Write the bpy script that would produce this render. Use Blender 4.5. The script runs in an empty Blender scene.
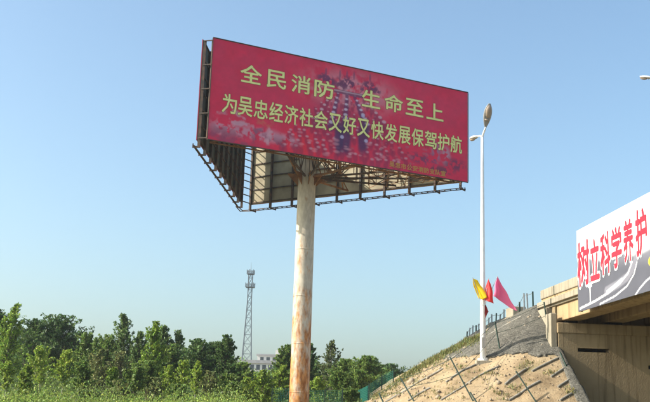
import bpy, bmesh, math, random
import numpy as np
from mathutils import Matrix, Vector

random.seed(7); rng = np.random.default_rng(7)
R = math.radians
sc = bpy.context.scene
COL = sc.collection

# ------------------------------------------------------------------ camera
EYE = 1.7
PITCH, ROLL, FPX = 0.2171, 0.0319, 982.0
_fw = Vector((0, math.cos(PITCH), math.sin(PITCH))); _r0 = Vector((1, 0, 0)); _u0 = _r0.cross(_fw)
_rt = math.cos(ROLL) * _r0 + math.sin(ROLL) * _u0
_up = -math.sin(ROLL) * _r0 + math.cos(ROLL) * _u0
cam = bpy.data.cameras.new('camera'); camo = bpy.data.objects.new('camera', cam); COL.objects.link(camo)
cam.sensor_width = 36.0; cam.lens = FPX / 650 * 36; cam.clip_end = 5000; cam.clip_start = 0.1
m = Matrix((_rt, _up, -_fw)).transposed().to_4x4(); m.translation = (0, 0, EYE)
camo.matrix_world = m
sc.camera = camo

# ------------------------------------------------------------------ sky, sun, exposure
SUN_EL, SUN_BACK = R(31), R(8)
sun_dir = Vector((-math.cos(SUN_BACK) * math.cos(SUN_EL), -math.sin(SUN_BACK) * math.cos(SUN_EL), math.sin(SUN_EL)))
w = bpy.data.worlds.new('World'); sc.world = w; w.use_nodes = True
wn = w.node_tree.nodes; wl = w.node_tree.links; wn.clear()
sky = wn.new('ShaderNodeTexSky'); sky.sky_type = 'NISHITA'; sky.sun_disc = False
sky.sun_elevation = SUN_EL
sky.sun_rotation = math.atan2(sun_dir.x, sun_dir.y)
sky.air_density = 1.0; sky.dust_density = 3.4; sky.ozone_density = 0.5; sky.altitude = 0
bg = wn.new('ShaderNodeBackground'); bg.inputs[1].default_value = 0.135
wo = wn.new('ShaderNodeOutputWorld')
wb = wn.new('ShaderNodeVectorMath'); wb.operation = 'MULTIPLY'; wb.inputs[1].default_value = (.865, 1.02, 1.06)   # white balance of the whole sky
wl.new(sky.outputs[0], wb.inputs[0]); wl.new(wb.outputs[0], bg.inputs[0]); wl.new(bg.outputs[0], wo.inputs[0])
sl = bpy.data.lights.new('sun', 'SUN'); sl.energy = 4.2; sl.angle = R(0.6); sl.color = (1.0, 0.93, 0.82)
so = bpy.data.objects.new('sun', sl); COL.objects.link(so)
so.rotation_euler = (-sun_dir).to_track_quat('-Z', 'Y').to_euler()
vs = sc.view_settings; vs.view_transform = 'Standard'; vs.look = 'None'; vs.gamma = 1.0; vs.exposure = 0.9
vs.use_curve_mapping = False
sc.cycles.max_bounces = 8; sc.cycles.transparent_max_bounces = 8; sc.cycles.volume_bounces = 0
sc.cycles.use_denoising = True

# ------------------------------------------------------------------ helpers
def at(px, py, Y):
    """point at forward distance Y on the sight line of a picture position"""
    d = _fw * FPX + _rt * (px - 325) + _up * (201 - py)
    k = Y / d.y
    return Vector((d.x * k, Y, EYE + d.z * k))

class MB:
    def __init__(s): s.v = []; s.f = []; s.c = []
    def quad(s, a, b, c, d):
        n = len(s.v); s.v += [tuple(a), tuple(b), tuple(c), tuple(d)]; s.f.append((n, n+1, n+2, n+3))
    def hexa(s, P):
        n = len(s.v); s.v += [tuple(p) for p in P]
        for f in ((0,3,2,1),(4,5,6,7),(0,1,5,4),(1,2,6,5),(2,3,7,6),(3,0,4,7)): s.f.append(tuple(n+i for i in f))
    def box(s, x0, x1, y0, y1, z0, z1):
        s.hexa([(x0,y0,z0),(x1,y0,z0),(x1,y1,z0),(x0,y1,z0),(x0,y0,z1),(x1,y0,z1),(x1,y1,z1),(x0,y1,z1)])
    def bar(s, a, b, w, h=None, upv=(0,0,1)):
        a = Vector(a); b = Vector(b); h = w if h is None else h
        d = (b - a).normalized(); u = Vector(upv)
        if abs(d.dot(u)) > 0.98: u = Vector((1,0,0))
        x = d.cross(u).normalized() * w/2; y = x.cross(d).normalized() * h/2
        s.hexa([a-x-y, a+x-y, a+x+y, a-x+y, b-x-y, b+x-y, b+x+y, b-x+y])
    def tube(s, pts, rad, n=10, cap=True):
        pts = [Vector(p) for p in pts]
        if not isinstance(rad, (list, tuple)): rad = [rad]*len(pts)
        base = len(s.v); ref = None
        for i, p in enumerate(pts):
            d = (pts[min(i+1, len(pts)-1)] - pts[max(i-1, 0)]).normalized()
            if ref is None: ref = Vector((1,0,0)) if abs(d.x) < .9 else Vector((0,1,0))
            x = (ref - d*ref.dot(d)).normalized(); ref = x; y = d.cross(x)
            for k in range(n):
                a = 2*math.pi*k/n
                s.v.append(tuple(p + (x*math.cos(a) + y*math.sin(a))*rad[i]))
        for i in range(len(pts)-1):
            for k in range(n):
                k2 = (k+1) % n; b0 = base+i*n; b1 = b0+n
                s.f.append((b0+k, b0+k2, b1+k2, b1+k))
        if cap:
            s.f.append(tuple(base+k for k in range(n))[::-1]); e = base+(len(pts)-1)*n
            s.f.append(tuple(e+k for k in range(n)))
    def mesh(s, name, smooth=False):
        me = bpy.data.meshes.new(name); me.from_pydata(s.v, [], s.f); me.update()
        if smooth: me.polygons.foreach_set('use_smooth', [True]*len(me.polygons))
        return me
    def build(s, name, material, parent=None, smooth=False):
        return link(name, s.mesh(name, smooth), material, parent)

def link(name, me, material, parent=None):
    o = bpy.data.objects.new(name, me); COL.objects.link(o)
    if material is not None:
        me.materials.clear(); me.materials.append(material)
    if parent is not None: o.parent = parent
    return o
def bevel(o, wdt=0.03, seg=2):
    b = o.modifiers.new('bevel', 'BEVEL'); b.width = wdt; b.segments = seg; b.limit_method = 'ANGLE'
def thing(name, label, cat, loc=(0,0,0), group=None):
    o = bpy.data.objects.new(name, None); COL.objects.link(o); o.location = loc; o.empty_display_size = .3
    return tag(o, label, cat, group)
def tag(o, label, cat, group=None, kind=None):
    o['label'] = label
    if cat: o['category'] = cat
    if group: o['group'] = group
    if kind: o['kind'] = kind
    return o
def arrays(name, V, F, material, parent=None, colors=None, smooth=False):
    me = bpy.data.meshes.new(name)
    V = np.asarray(V, np.float32); F = np.asarray(F, np.int32); k = F.shape[1]
    me.vertices.add(len(V)); me.vertices.foreach_set('co', V.ravel())
    me.loops.add(F.size); me.loops.foreach_set('vertex_index', F.ravel())
    me.polygons.add(len(F)); me.polygons.foreach_set('loop_start', np.arange(len(F), dtype=np.int32)*k)
    try: me.polygons.foreach_set('loop_total', np.full(len(F), k, np.int32))
    except Exception: pass
    if smooth: me.polygons.foreach_set('use_smooth', np.ones(len(F), bool))
    me.update(calc_edges=True)
    if colors is not None:
        a = me.color_attributes.new('tint', 'FLOAT_COLOR', 'POINT')
        C = np.ones((len(V), 4), np.float32); C[:, :3] = colors
        a.data.foreach_set('color', C.ravel())
    return link(name, me, material, parent)

# ------------------------------------------------------------------ materials
def nm(name):
    mt = bpy.data.materials.new(name); mt.use_nodes = True
    nt = mt.node_tree; b = nt.nodes['Principled BSDF']
    return mt, nt, b
def mat(name, c1, c2=None, scale=4.0, rough=.7, bump=0, bscale=None, metal=0, detail=6, stretch=None, spec=.3, lo=.35, hi=.65):
    mt, nt, b = nm(name); N = nt.nodes; L = nt.links
    b.inputs['Roughness'].default_value = rough; b.inputs['Metallic'].default_value = metal
    b.inputs['Specular IOR Level'].default_value = spec
    b.inputs['Base Color'].default_value = (*c1, 1)
    tc = N.new('ShaderNodeTexCoord'); src = tc.outputs['Object']
    if stretch:
        mp = N.new('ShaderNodeMapping'); mp.inputs['Scale'].default_value = stretch; L.new(src, mp.inputs[0]); src = mp.outputs[0]
    if c2:
        t = N.new('ShaderNodeTexNoise'); t.inputs['Scale'].default_value = scale; t.inputs['Detail'].default_value = detail
        L.new(src, t.inputs['Vector'])
        r = N.new('ShaderNodeValToRGB'); r.color_ramp.elements[0].position = lo; r.color_ramp.elements[1].position = hi
        r.color_ramp.elements[0].color = (*c1, 1); r.color_ramp.elements[1].color = (*c2, 1)
        L.new(t.outputs['Fac'], r.inputs[0]); L.new(r.outputs[0], b.inputs['Base Color'])
    if bump:
        t2 = N.new('ShaderNodeTexNoise'); t2.inputs['Scale'].default_value = bscale or scale*4; t2.inputs['Detail'].default_value = 8
        L.new(src, t2.inputs['Vector'])
        bp = N.new('ShaderNodeBump'); bp.inputs['Strength'].default_value = bump; bp.inputs['Distance'].default_value = .1
        L.new(t2.outputs['Fac'], bp.inputs['Height']); L.new(bp.outputs[0], b.inputs['Normal'])
    return mt
def tint_mat(name, rough=.6, spec=.3, translucent=0.0, noise=0, nscale=3):
    mt, nt, b = nm(name); N = nt.nodes; L = nt.links
    a = N.new('ShaderNodeVertexColor'); a.layer_name = 'tint'
    b.inputs['Roughness'].default_value = rough; b.inputs['Specular IOR Level'].default_value = spec
    out = a.outputs['Color']
    if noise:
        tc = N.new('ShaderNodeTexCoord'); t = N.new('ShaderNodeTexNoise'); t.inputs['Scale'].default_value = nscale; t.inputs['Detail'].default_value = 6
        L.new(tc.outputs['Object'], t.inputs['Vector'])
        mr = N.new('ShaderNodeMapRange'); mr.inputs[1].default_value = .3; mr.inputs[2].default_value = .7
        mr.inputs[3].default_value = 1-noise; mr.inputs[4].default_value = 1+noise
        L.new(t.outputs['Fac'], mr.inputs[0])
        mx = N.new('ShaderNodeVectorMath'); mx.operation = 'SCALE'; L.new(out, mx.inputs[0]); L.new(mr.outputs[0], mx.inputs['Scale']); out = mx.outputs[0]
    L.new(out, b.inputs['Base Color'])
    if translucent:
        tr = N.new('ShaderNodeBsdfTranslucent'); L.new(out, tr.inputs['Color'])
        ms = N.new('ShaderNodeMixShader'); ms.inputs[0].default_value = translucent
        L.new(b.outputs[0], ms.inputs[1]); L.new(tr.outputs[0], ms.inputs[2])
        L.new(ms.outputs[0], nt.nodes['Material Output'].inputs['Surface'])
    return mt

M = {}
M['leaf'] = tint_mat('foliage', .5, .3, .42)
M['print'] = tint_mat('printed vinyl', .5, .3, 0, .06, 1.3)
M['bark'] = mat('bark', (.09,.07,.05), (.17,.14,.11), 6, .9, .3)
M['bark_pale'] = mat('pale bark', (.25,.23,.19), (.36,.33,.28), 6, .9, .2)
M['soil'] = mat('field soil', (.10,.11,.04), (.20,.16,.09), .6, .95, .4, 5)
M['asphalt'] = mat('asphalt', (.045,.045,.047), (.06,.06,.06), 3, .9, .3, 60)
M['paint_white'] = mat('road paint', (.72,.72,.70), (.5,.5,.48), 8, .8)
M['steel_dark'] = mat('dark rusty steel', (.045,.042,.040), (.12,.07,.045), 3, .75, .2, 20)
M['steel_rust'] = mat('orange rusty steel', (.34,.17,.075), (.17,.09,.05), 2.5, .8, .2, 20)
M['steel_grey'] = mat('galvanised steel', (.30,.31,.31), (.42,.43,.43), 5, .45, 0, metal=.6)
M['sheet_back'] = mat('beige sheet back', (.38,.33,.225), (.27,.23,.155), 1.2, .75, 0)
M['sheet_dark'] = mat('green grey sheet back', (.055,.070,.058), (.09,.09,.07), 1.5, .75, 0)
M['red_vinyl'] = mat('red vinyl', (.36,.03,.05), (.30,.03,.06), .8, .55)
M['letter_yellow'] = mat('yellow lettering', (.90,.83,.34), (.80,.76,.28), 3, .6)
M['letter_orange'] = mat('orange lettering', (.62,.28,.08), rough=.6)
M['lamp_white'] = mat('white enamel', (.80,.80,.79), (.72,.72,.70), 3, .4, 0)
M['lamp_grey'] = mat('grey lamp casting', (.26,.25,.24), (.33,.31,.28), 9, .5)
M['lamp_glass'] = mat('lamp glass', (.36,.27,.20), (.30,.24,.20), 20, .2, spec=.5)
M['fence_green'] = mat('dark green paint', (.018,.042,.034), (.03,.055,.042), 8, .5)
M['mesh_green'] = mat('teal green wire', (.02,.16,.12), (.03,.20,.15), 8, .5)
M['pipe'] = mat('galvanised pipe', (.34,.32,.27), (.22,.20,.165), 5, .8, 0)
M['dark_pipe'] = mat('dark pipe', (.11,.095,.075), (.15,.13,.10), 6, .7)
M['tower'] = mat('tower steel', (.13,.15,.17), (.19,.21,.23), 2, .6)
M['black_rubber_and_dark'] = mat('black bearing and slot dark', (.012,.012,.012), rough=.8)
M['banner_red'] = mat('red banner lettering', (.62,.02,.04), rough=.6)
M['banner_white'] = mat('white banner lettering edge', (.82,.82,.82), rough=.6)
M['wall_pale'] = mat('pale render', (.72,.68,.62), (.66,.62,.57), .5, .85)
M['roof_grey'] = mat('grey roof', (.34,.32,.32), (.42,.40,.39), 1, .8)
M['glass_dark'] = mat('dark window glass', (.04,.05,.06), rough=.15, spec=.6)
def flagmat(name, c): 
    mt, nt, b = nm(name); b.inputs['Base Color'].default_value = (*c, 1); b.inputs['Roughness'].default_value = .6
    tr = nt.nodes.new('ShaderNodeBsdfTranslucent'); tr.inputs[0].default_value = (*c, 1)
    ms = nt.nodes.new('ShaderNodeMixShader'); ms.inputs[0].default_value = .4
    nt.links.new(b.outputs[0], ms.inputs[1]); nt.links.new(tr.outputs[0], ms.inputs[2]); nt.links.new(ms.outputs[0], nt.nodes['Material Output'].inputs['Surface'])
    return mt
M['flag_yellow'] = flagmat('yellow flag cloth', (.95,.75,.02)); M['flag_red'] = flagmat('red flag cloth', (.90,.07,.07))
M['flag_pink'] = flagmat('pink flag cloth', (.95,.24,.45)); M['flag_dark'] = flagmat('dull red flag cloth', (.42,.05,.05))

def concrete(name, c1, c2, streak):
    mt, nt, b = nm(name); N = nt.nodes; L = nt.links
    b.inputs['Roughness'].default_value = .9; b.inputs['Specular IOR Level'].default_value = .15
    tc = N.new('ShaderNodeTexCoord')
    n1 = N.new('ShaderNodeTexNoise'); n1.inputs['Scale'].default_value = .9; n1.inputs['Detail'].default_value = 8; L.new(tc.outputs['Object'], n1.inputs['Vector'])
    r1 = N.new('ShaderNodeValToRGB'); r1.color_ramp.elements[0].color = (*c1,1); r1.color_ramp.elements[1].color = (*c2,1)
    r1.color_ramp.elements[0].position = .3; r1.color_ramp.elements[1].position = .7; L.new(n1.outputs['Fac'], r1.inputs[0])
    mp = N.new('ShaderNodeMapping'); mp.inputs['Scale'].default_value = (5, 5, .35); L.new(tc.outputs['Object'], mp.inputs[0])
    n2 = N.new('ShaderNodeTexNoise'); n2.inputs['Scale'].default_value = 1; n2.inputs['Detail'].default_value = 5; L.new(mp.outputs[0], n2.inputs['Vector'])
    r2 = N.new('ShaderNodeValToRGB'); r2.color_ramp.elements[0].position = .50; r2.color_ramp.elements[1].position = .68
    r2.color_ramp.elements[0].color = (0,0,0,1); r2.color_ramp.elements[1].color = (.75,.75,.75,1); L.new(n2.outputs['Fac'], r2.inputs[0])
    mx = N.new('ShaderNodeMixRGB'); L.new(r2.outputs[0], mx.inputs[0]); L.new(r1.outputs[0], mx.inputs[1]); mx.inputs[2].default_value = (*streak, 1)
    L.new(mx.outputs[0], b.inputs['Base Color'])
    n3 = N.new('ShaderNodeTexNoise'); n3.inputs['Scale'].default_value = 14; n3.inputs['Detail'].default_value = 8; L.new(tc.outputs['Object'], n3.inputs['Vector'])
    bp = N.new('ShaderNodeBump'); bp.inputs['Strength'].default_value = .25; bp.inputs['Distance'].default_value = .05
    L.new(n3.outputs['Fac'], bp.inputs['Height']); L.new(bp.outputs[0], b.inputs['Normal'])
    return mt
M['concrete'] = concrete('abutment concrete', (.30,.225,.135), (.38,.29,.18), (.16,.115,.065))
M['concrete_pale'] = concrete('parapet concrete', (.27,.235,.175), (.34,.30,.23), (.17,.14,.10))
M['concrete_brown'] = concrete('girder concrete', (.34,.24,.135), (.42,.30,.17), (.20,.135,.075))

def pole_mat():
    mt, nt, b = nm('peeling pole paint with rust'); N = nt.nodes; L = nt.links
    tc = N.new('ShaderNodeTexCoord')
    sx = N.new('ShaderNodeSeparateXYZ'); L.new(tc.outputs['Object'], sx.inputs[0])
    mp = N.new('ShaderNodeMapping'); mp.inputs['Scale'].default_value = (1.6, 1.6, .55); L.new(tc.outputs['Object'], mp.inputs[0])
    n = N.new('ShaderNodeTexNoise'); n.inputs['Scale'].default_value = 1.5; n.inputs['Detail'].default_value = 10; n.inputs['Roughness'].default_value = .68; L.new(mp.outputs[0], n.inputs['Vector'])
    # wear is heaviest low down where water collects
    mr = N.new('ShaderNodeMapRange'); mr.inputs[1].default_value = 1; mr.inputs[2].default_value = 14; mr.inputs[3].default_value = .20; mr.inputs[4].default_value = -.12
    L.new(sx.outputs['Z'], mr.inputs[0])
    ad = N.new('ShaderNodeMath'); ad.operation = 'ADD'; L.new(n.outputs['Fac'], ad.inputs[0]); L.new(mr.outputs[0], ad.inputs[1])
    r = N.new('ShaderNodeValToRGB'); r.color_ramp.elements[0].position = .47; r.color_ramp.elements[1].position = .66
    r.color_ramp.elements[0].color = (0,0,0,1); r.color_ramp.elements[1].color = (1,1,1,1); L.new(ad.outputs[0], r.inputs[0])
    n2 = N.new('ShaderNodeTexNoise'); n2.inputs['Scale'].default_value = 4; n2.inputs['Detail'].default_value = 8; L.new(mp.outputs[0], n2.inputs['Vector'])
    p = N.new('ShaderNodeValToRGB'); p.color_ramp.elements[0].color = (.46,.40,.32,1); p.color_ramp.elements[1].color = (.60,.53,.43,1)
    p.color_ramp.elements[0].position = .35; p.color_ramp.elements[1].position = .65; L.new(n2.outputs['Fac'], p.inputs[0])
    q = N.new('ShaderNodeValToRGB'); q.color_ramp.elements[0].color = (.30,.11,.035,1); q.color_ramp.elements[1].color = (.58,.27,.095,1)
    q.color_ramp.elements[0].position = .38; q.color_ramp.elements[1].position = .62; L.new(n2.outputs['Fac'], q.inputs[0])
    mx = N.new('ShaderNodeMixRGB'); L.new(r.outputs[0], mx.inputs[0]); L.new(p.outputs[0], mx.inputs[1]); L.new(q.outputs[0], mx.inputs[2])
    L.new(mx.outputs[0], b.inputs['Base Color']); b.inputs['Roughness'].default_value = .75; b.inputs['Specular IOR Level'].default_value = .2
    bp = N.new('ShaderNodeBump'); bp.inputs['Strength'].default_value = .25; bp.inputs['Distance'].default_value = .03; L.new(ad.outputs[0], bp.inputs['Height']); L.new(bp.outputs[0], b.inputs['Normal'])
    return mt
M['pole'] = pole_mat()

def sand_mat():
    mt, nt, b = nm('sandy soil'); N = nt.nodes; L = nt.links
    tc = N.new('ShaderNodeTexCoord')
    n1 = N.new('ShaderNodeTexNoise'); n1.inputs['Scale'].default_value = .7; n1.inputs['Detail'].default_value = 10; n1.inputs['Roughness'].default_value = .65; L.new(tc.outputs['Object'], n1.inputs['Vector'])
    r1 = N.new('ShaderNodeValToRGB'); e = r1.color_ramp.elements; e[0].position = .3; e[1].position = .7
    e[0].color = (.17,.12,.068,1); e[1].color = (.42,.325,.205,1); m1 = e.new(.5); m1.color = (.34,.25,.15,1); L.new(n1.outputs['Fac'], r1.inputs[0])
    n2 = N.new('ShaderNodeTexNoise'); n2.inputs['Scale'].default_value = .33; n2.inputs['Detail'].default_value = 6; L.new(tc.outputs['Object'], n2.inputs['Vector'])
    r2 = N.new('ShaderNodeValToRGB'); r2.color_ramp.elements[0].position = .58; r2.color_ramp.elements[1].position = .70
    r2.color_ramp.elements[0].color = (0,0,0,1); r2.color_ramp.elements[1].color = (.7,.7,.7,1); L.new(n2.outputs['Fac'], r2.inputs[0])
    mx = N.new('ShaderNodeMixRGB'); L.new(r2.outputs[0], mx.inputs[0]); L.new(r1.outputs[0], mx.inputs[1]); mx.inputs[2].default_value = (.20,.185,.095,1)
    L.new(mx.outputs[0], b.inputs['Base Color']); b.inputs['Roughness'].default_value = .95; b.inputs['Specular IOR Level'].default_value = .1
    n3 = N.new('ShaderNodeTexNoise'); n3.inputs['Scale'].default_value = 5; n3.inputs['Detail'].default_value = 10; n3.inputs['Roughness'].default_value = .7; L.new(tc.outputs['Object'], n3.inputs['Vector'])
    bp = N.new('ShaderNodeBump'); bp.inputs['Strength'].default_value = .8; bp.inputs['Distance'].default_value = .12; L.new(n3.outputs['Fac'], bp.inputs['Height']); L.new(bp.outputs[0], b.inputs['Normal'])
    return mt
M['sand'] = sand_mat()
def masonry_mat():
    mt, nt, b = nm('grey pitched stone'); N = nt.nodes; L = nt.links
    tc = N.new('ShaderNodeTexCoord')
    v = N.new('ShaderNodeTexVoronoi'); v.inputs['Scale'].default_value = 11; L.new(tc.outputs['Object'], v.inputs['Vector'])
    ve = N.new('ShaderNodeTexVoronoi'); ve.feature = 'DISTANCE_TO_EDGE'; ve.inputs['Scale'].default_value = 11; L.new(tc.outputs['Object'], ve.inputs['Vector'])
    hs = N.new('ShaderNodeSeparateColor'); L.new(v.outputs['Color'], hs.inputs[0])
    r = N.new('ShaderNodeValToRGB'); r.color_ramp.elements[0].color = (.105,.098,.082,1); r.color_ramp.elements[1].color = (.18,.168,.14,1); L.new(hs.outputs[0], r.inputs[0])
    re = N.new('ShaderNodeValToRGB'); re.color_ramp.elements[0].position = .0; re.color_ramp.elements[1].position = .07
    re.color_ramp.elements[0].color = (.6,.6,.6,1); re.color_ramp.elements[1].color = (1,1,1,1); L.new(ve.outputs[0], re.inputs[0])
    mx = N.new('ShaderNodeMixRGB'); mx.blend_type = 'MULTIPLY'; mx.inputs[0].default_value = 1; L.new(r.outputs[0], mx.inputs[1]); L.new(re.outputs[0], mx.inputs[2])
    L.new(mx.outputs[0], b.inputs['Base Color']); b.inputs['Roughness'].default_value = .95; b.inputs['Specular IOR Level'].default_value = .1
    bp = N.new('ShaderNodeBump'); bp.inputs['Strength'].default_value = .7; bp.inputs['Distance'].default_value = .1; L.new(re.outputs[0], bp.inputs['Height']); L.new(bp.outputs[0], b.inputs['Normal'])
    return mt
M['masonry'] = masonry_mat()

# ------------------------------------------------------------------ terrain
AX = Vector((-0.085, 0.9964, 0)); LF = Vector((-0.9964, -0.085, 0)); P0 = Vector((11.3, 49.0, 0))
ZC_S = [-5, 11, 20, 32, 41, 68, 88, 104]; ZC_Z = [7.75, 7.62, 7.12, 6.55, 5.95, 4.05, 1.5, -1.0]
ROADW = 12.5; SH = 1.8      # the cone of the slope starts this far behind the bridge end
def wob(x, y):
    an = np.arctan2(11.3-x, 49.6-np.minimum(y, 49))*5.2 + np.maximum(y-49, 0)*.9
    gul = np.abs(np.sin(an*1.3+.5*np.sin(an*.7)+.35*np.sin(x*1.1)))**.5*.16 + np.abs(np.sin(an*3.1+x*.6))*.06 - .15
    return gul + (np.sin(x*1.7+y*.6)*np.sin(y*1.3-x*.4)*.05 + np.sin(x*3.9+1)*np.sin(y*3.1)*.03 + np.sin(x*.5+2)*np.sin(y*.37)*.12)
def ground_z(x, y):
    x = np.asarray(x, float); y = np.asarray(y, float)
    k = np.clip((y-33)/14, 0, 1); k = k*k*(3-2*k)
    kx = np.clip((16 - x)/10, 0, 1)
    return 1.8*k*kx + .10*np.sin(x*.21+1)*np.sin(y*.17)*k
def slope_z(x, y):
    x = np.asarray(x, float); y = np.asarray(y, float)
    dx = x-P0.x; dy = y-P0.y
    s = dx*AX.x+dy*AX.y; t = dx*LF.x+dy*LF.y
    zc = np.interp(s, ZC_S, ZC_Z)
    tp = np.maximum(t, 0); sm = np.minimum(s-SH, 0)
    z_back = zc - tp/1.5 - np.maximum(-t-ROADW, 0)/1.5
    z_cone = 7.75 - np.hypot(tp, sm)/1.5 - np.maximum(-t, 0)/.22
    z = np.where(s > SH, z_back, z_cone)
    rough = np.where((t > .3), 1.0, 0.0)
    return z + wob(x, y)*rough*np.clip(t/3, 0, 1)
def surf_z(x, y): return float(max(ground_z(x, y), slope_z(x, y)))
def hit(px, py, y0=30, y1=160):
    """where the sight line meets the slope or the ground"""
    y = y0
    while y < y1:
        p = at(px, py, y)
        if surf_z(p.x, p.y) >= p.z: return Vector((p.x, p.y, surf_z(p.x, p.y)))
        y += .08
    return at(px, py, y1)

def grid(xs, ys, zf):
    X, Y = np.meshgrid(xs, ys); Z = zf(X, Y)
    V = np.stack([X, Y, Z], -1).reshape(-1, 3); nx, ny = len(xs), len(ys)
    i = np.arange(nx-1); j = np.arange(ny-1); I, J = np.meshgrid(i, j); a = (J*nx+I).ravel()
    return V, np.stack([a, a+1, a+nx+1, a+nx], -1)
xs = np.unique(np.r_[np.linspace(-900, -80, 14), np.linspace(-80, 60, 71), np.linspace(60, 900, 14)])
ys = np.unique(np.r_[np.linspace(-900, -20, 12), np.linspace(-20, 120, 71), np.linspace(120, 900, 16)])
V, F = grid(xs, ys, ground_z)
g = arrays('ground', V, F, M['soil'], smooth=True); tag(g, 'field of dry soil and weeds around the road', None, kind='structure')
mb = MB(); mb.quad((-300,-9,.004),(300,-9,.004),(300,26,.004),(-300,26,.004))
rd = mb.build('road', M['asphalt']); tag(rd, 'asphalt highway passing under the bridge', None, kind='structure')
for y in (-8.3, 25.3):
    mb = MB(); mb.quad((-300,y-.1,.008),(300,y-.1,.008),(300,y+.1,.008),(-300,y+.1,.008)); mb.build('edge_line', M['paint_white'], rd)

xs = np.unique(np.r_[np.arange(-5, 12.2, .22), np.arange(11.0, 13.2, .1), np.arange(13, 40, 1.5)])
ys = np.unique(np.r_[np.arange(33, 60, .22), np.arange(60, 125, .6), np.arange(125, 165, 3)])
V, F = grid(xs, ys, slope_z)
keep = (V[F][:, :, 2].max(1) > -.3)
emb = arrays('embankment', V, F[keep], M['sand'], smooth=True); tag(emb, 'sandy embankment sloping down from the bridge end', None, kind='structure')

# stone pitching on the upper part of the slope by the abutment
def paved(x, y):
    dx = x-P0.x; dy = y-P0.y; s = dx*AX.x+dy*AX.y; t = dx*LF.x+dy*LF.y
    wave = .35*math.sin(s*1.1+1)+.25*math.sin(s*2.3+t)+.22*math.sin(5.3*t+2.2*s)+.16*math.sin(9.7*s-4*t)+random.uniform(-.12,.12)
    if s > 15.5 + wave or t < -.02: return False
    if s > SH: return t < 4.2 - .09*s + wave*.6
    d = math.hypot(s-SH, t); ang = math.atan2(t, -(s-SH))
    lim = 4.4 + wave*.3 + (9.5 * max(0, (.09-ang)/.09)**.6 if ang < .09 else 0)
    return d < lim
xs = np.arange(5.0, 11.9, .11); ys = np.arange(35, 66, .11)
V, F = grid(xs, ys, lambda x, y: slope_z(x, y)+.07)
ctr = V[F].mean(1); keep = np.array([paved(c[0], c[1]) for c in ctr])
rv = arrays('stone_pitching', V, F[keep], M['masonry'], emb, smooth=True)
so_ = rv.modifiers.new('thick', 'SOLIDIFY'); so_.thickness = .12; so_.offset = -1

# ------------------------------------------------------------------ bridge
def bp(s, t, z): 
    p = P0 + AX*s + LF*t; return Vector((p.x, p.y, z))
def bbox(mb, s0, s1, t0, t1, z0, z1):
    mb.hexa([bp(s0,t1,z0), bp(s0,t0,z0), bp(s1,t0,z0), bp(s1,t1,z0), bp(s0,t1,z1), bp(s0,t0,z1), bp(s1,t0,z1), bp(s1,t1,z1)])
br = thing('bridge', 'concrete road bridge with brown girders over stained abutment at right edge', 'bridge', (0,0,0))
SA = -2.0           # abutment face
mb = MB(); bbox(mb, -66, 1.2, -12.2, .02, 7.40, 7.70); dk = mb.build('deck', M['concrete_pale'], br); bevel(dk, .03)
mb = MB(); bbox(mb, -66, 1.2, -.32, .0, 7.95, 8.42); pr = mb.build('parapet', M['concrete_pale'], br); bevel(pr, .05, 3)
mb = MB(); bbox(mb, -66, 1.2, -.42, -.06, 7.702, 7.945); mb.build('parapet_plinth', M['concrete_brown'], pr)
mb = MB(); bbox(mb, -66, 1.2, -12.2, -11.9, 7.702, 8.42); o = mb.build('parapet', M['concrete_pale'], br); bevel(o, .05, 3)
mb = MB(); bbox(mb, -66, 1.3, .022, .16, 7.50, 7.78); o = mb.build('cornice', M['concrete_pale'], br); bevel(o, .03)
for i, t in enumerate((-.55, -2.75, -4.95, -7.15, -9.35, -11.4)):
    mb = MB(); bbox(mb, -66, SA+.9, t-.45, t+.45, 6.62, 7.398); o = mb.build('girder', M['concrete_brown'], br); bevel(o, .04)
    mb = MB(); bbox(mb, SA+.12, SA+.5, t-.3, t+.3, 6.502, 6.618); mb.build('bearing', M['black_rubber_and_dark'], br)
mb = MB(); bbox(mb, SA+1.0, SA+1.5, -12.0, -.06, 6.3, 7.398); mb.build('back_wall', M['concrete'], br)
# abutment: cap, wall with a weep slot, flank
ab_t0, ab_t1 = -12.3, .18
slots = [(-2.35, -.80, 5.15, 5.33), (-5.6, -4.25, 4.45, 4.63)]
mb = MB()
bbox(mb, SA, SA+1.8, ab_t0, ab_t1, 6.0, 6.5); o = mb.build('abutment_cap', M['concrete'], br); bevel(o, .04)
mb = MB()
def wallpiece(t0, t1, z0, z1): bbox(mb, SA+.06, SA+1.7, t0, t1, z0, z1)
# wall built round the two slots (stacked courses butted end to end)
wallpiece(ab_t0, ab_t1-.05, -.5, 4.45)
wallpiece(ab_t0, -5.6, 4.45, 4.63); wallpiece(-4.25, ab_t1-.05, 4.45, 4.63)
wallpiece(ab_t0, ab_t1-.05, 4.63, 5.15)
wallpiece(ab_t0, -2.35, 5.15, 5.33); wallpiece(-.80, ab_t1-.05, 5.15, 5.33)
wallpiece(ab_t0, ab_t1-.05, 5.33, 5.998)
aw = mb.build('abutment_wall', M['concrete'], br)
for (t0, t1, z0, z1) in slots:
    mb = MB(); bbox(mb, SA+.55, SA+.6, t0+.01, t1-.01, z0+.01, z1-.01); mb.build('drain_slot_dark', M['black_rubber_and_dark'], aw)  # black plate set back in each slot, painting the dark of its depth
mb = MB(); bbox(mb, SA+1.802, 2.6, ab_t1-.5, ab_t1-.02, 4.0, 7.398); o = mb.build('wing_wall', M['concrete_pale'], br); bevel(o, .03)
# pale end pier standing on the slope beside the abutment
mb = MB(); bbox(mb, SA+.1, SA+.9, ab_t1+.002, ab_t1+.30, 3.2, 6.95); o = mb.build('end_pier', M['concrete_pale'], br); bevel(o, .03)
# far abutment beyond the road, outside the picture
mb = MB(); bbox(mb, -66, -64, ab_t0, ab_t1, -.5, 6.6); mb.build('abutment_wall', M['concrete'], br)

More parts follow.
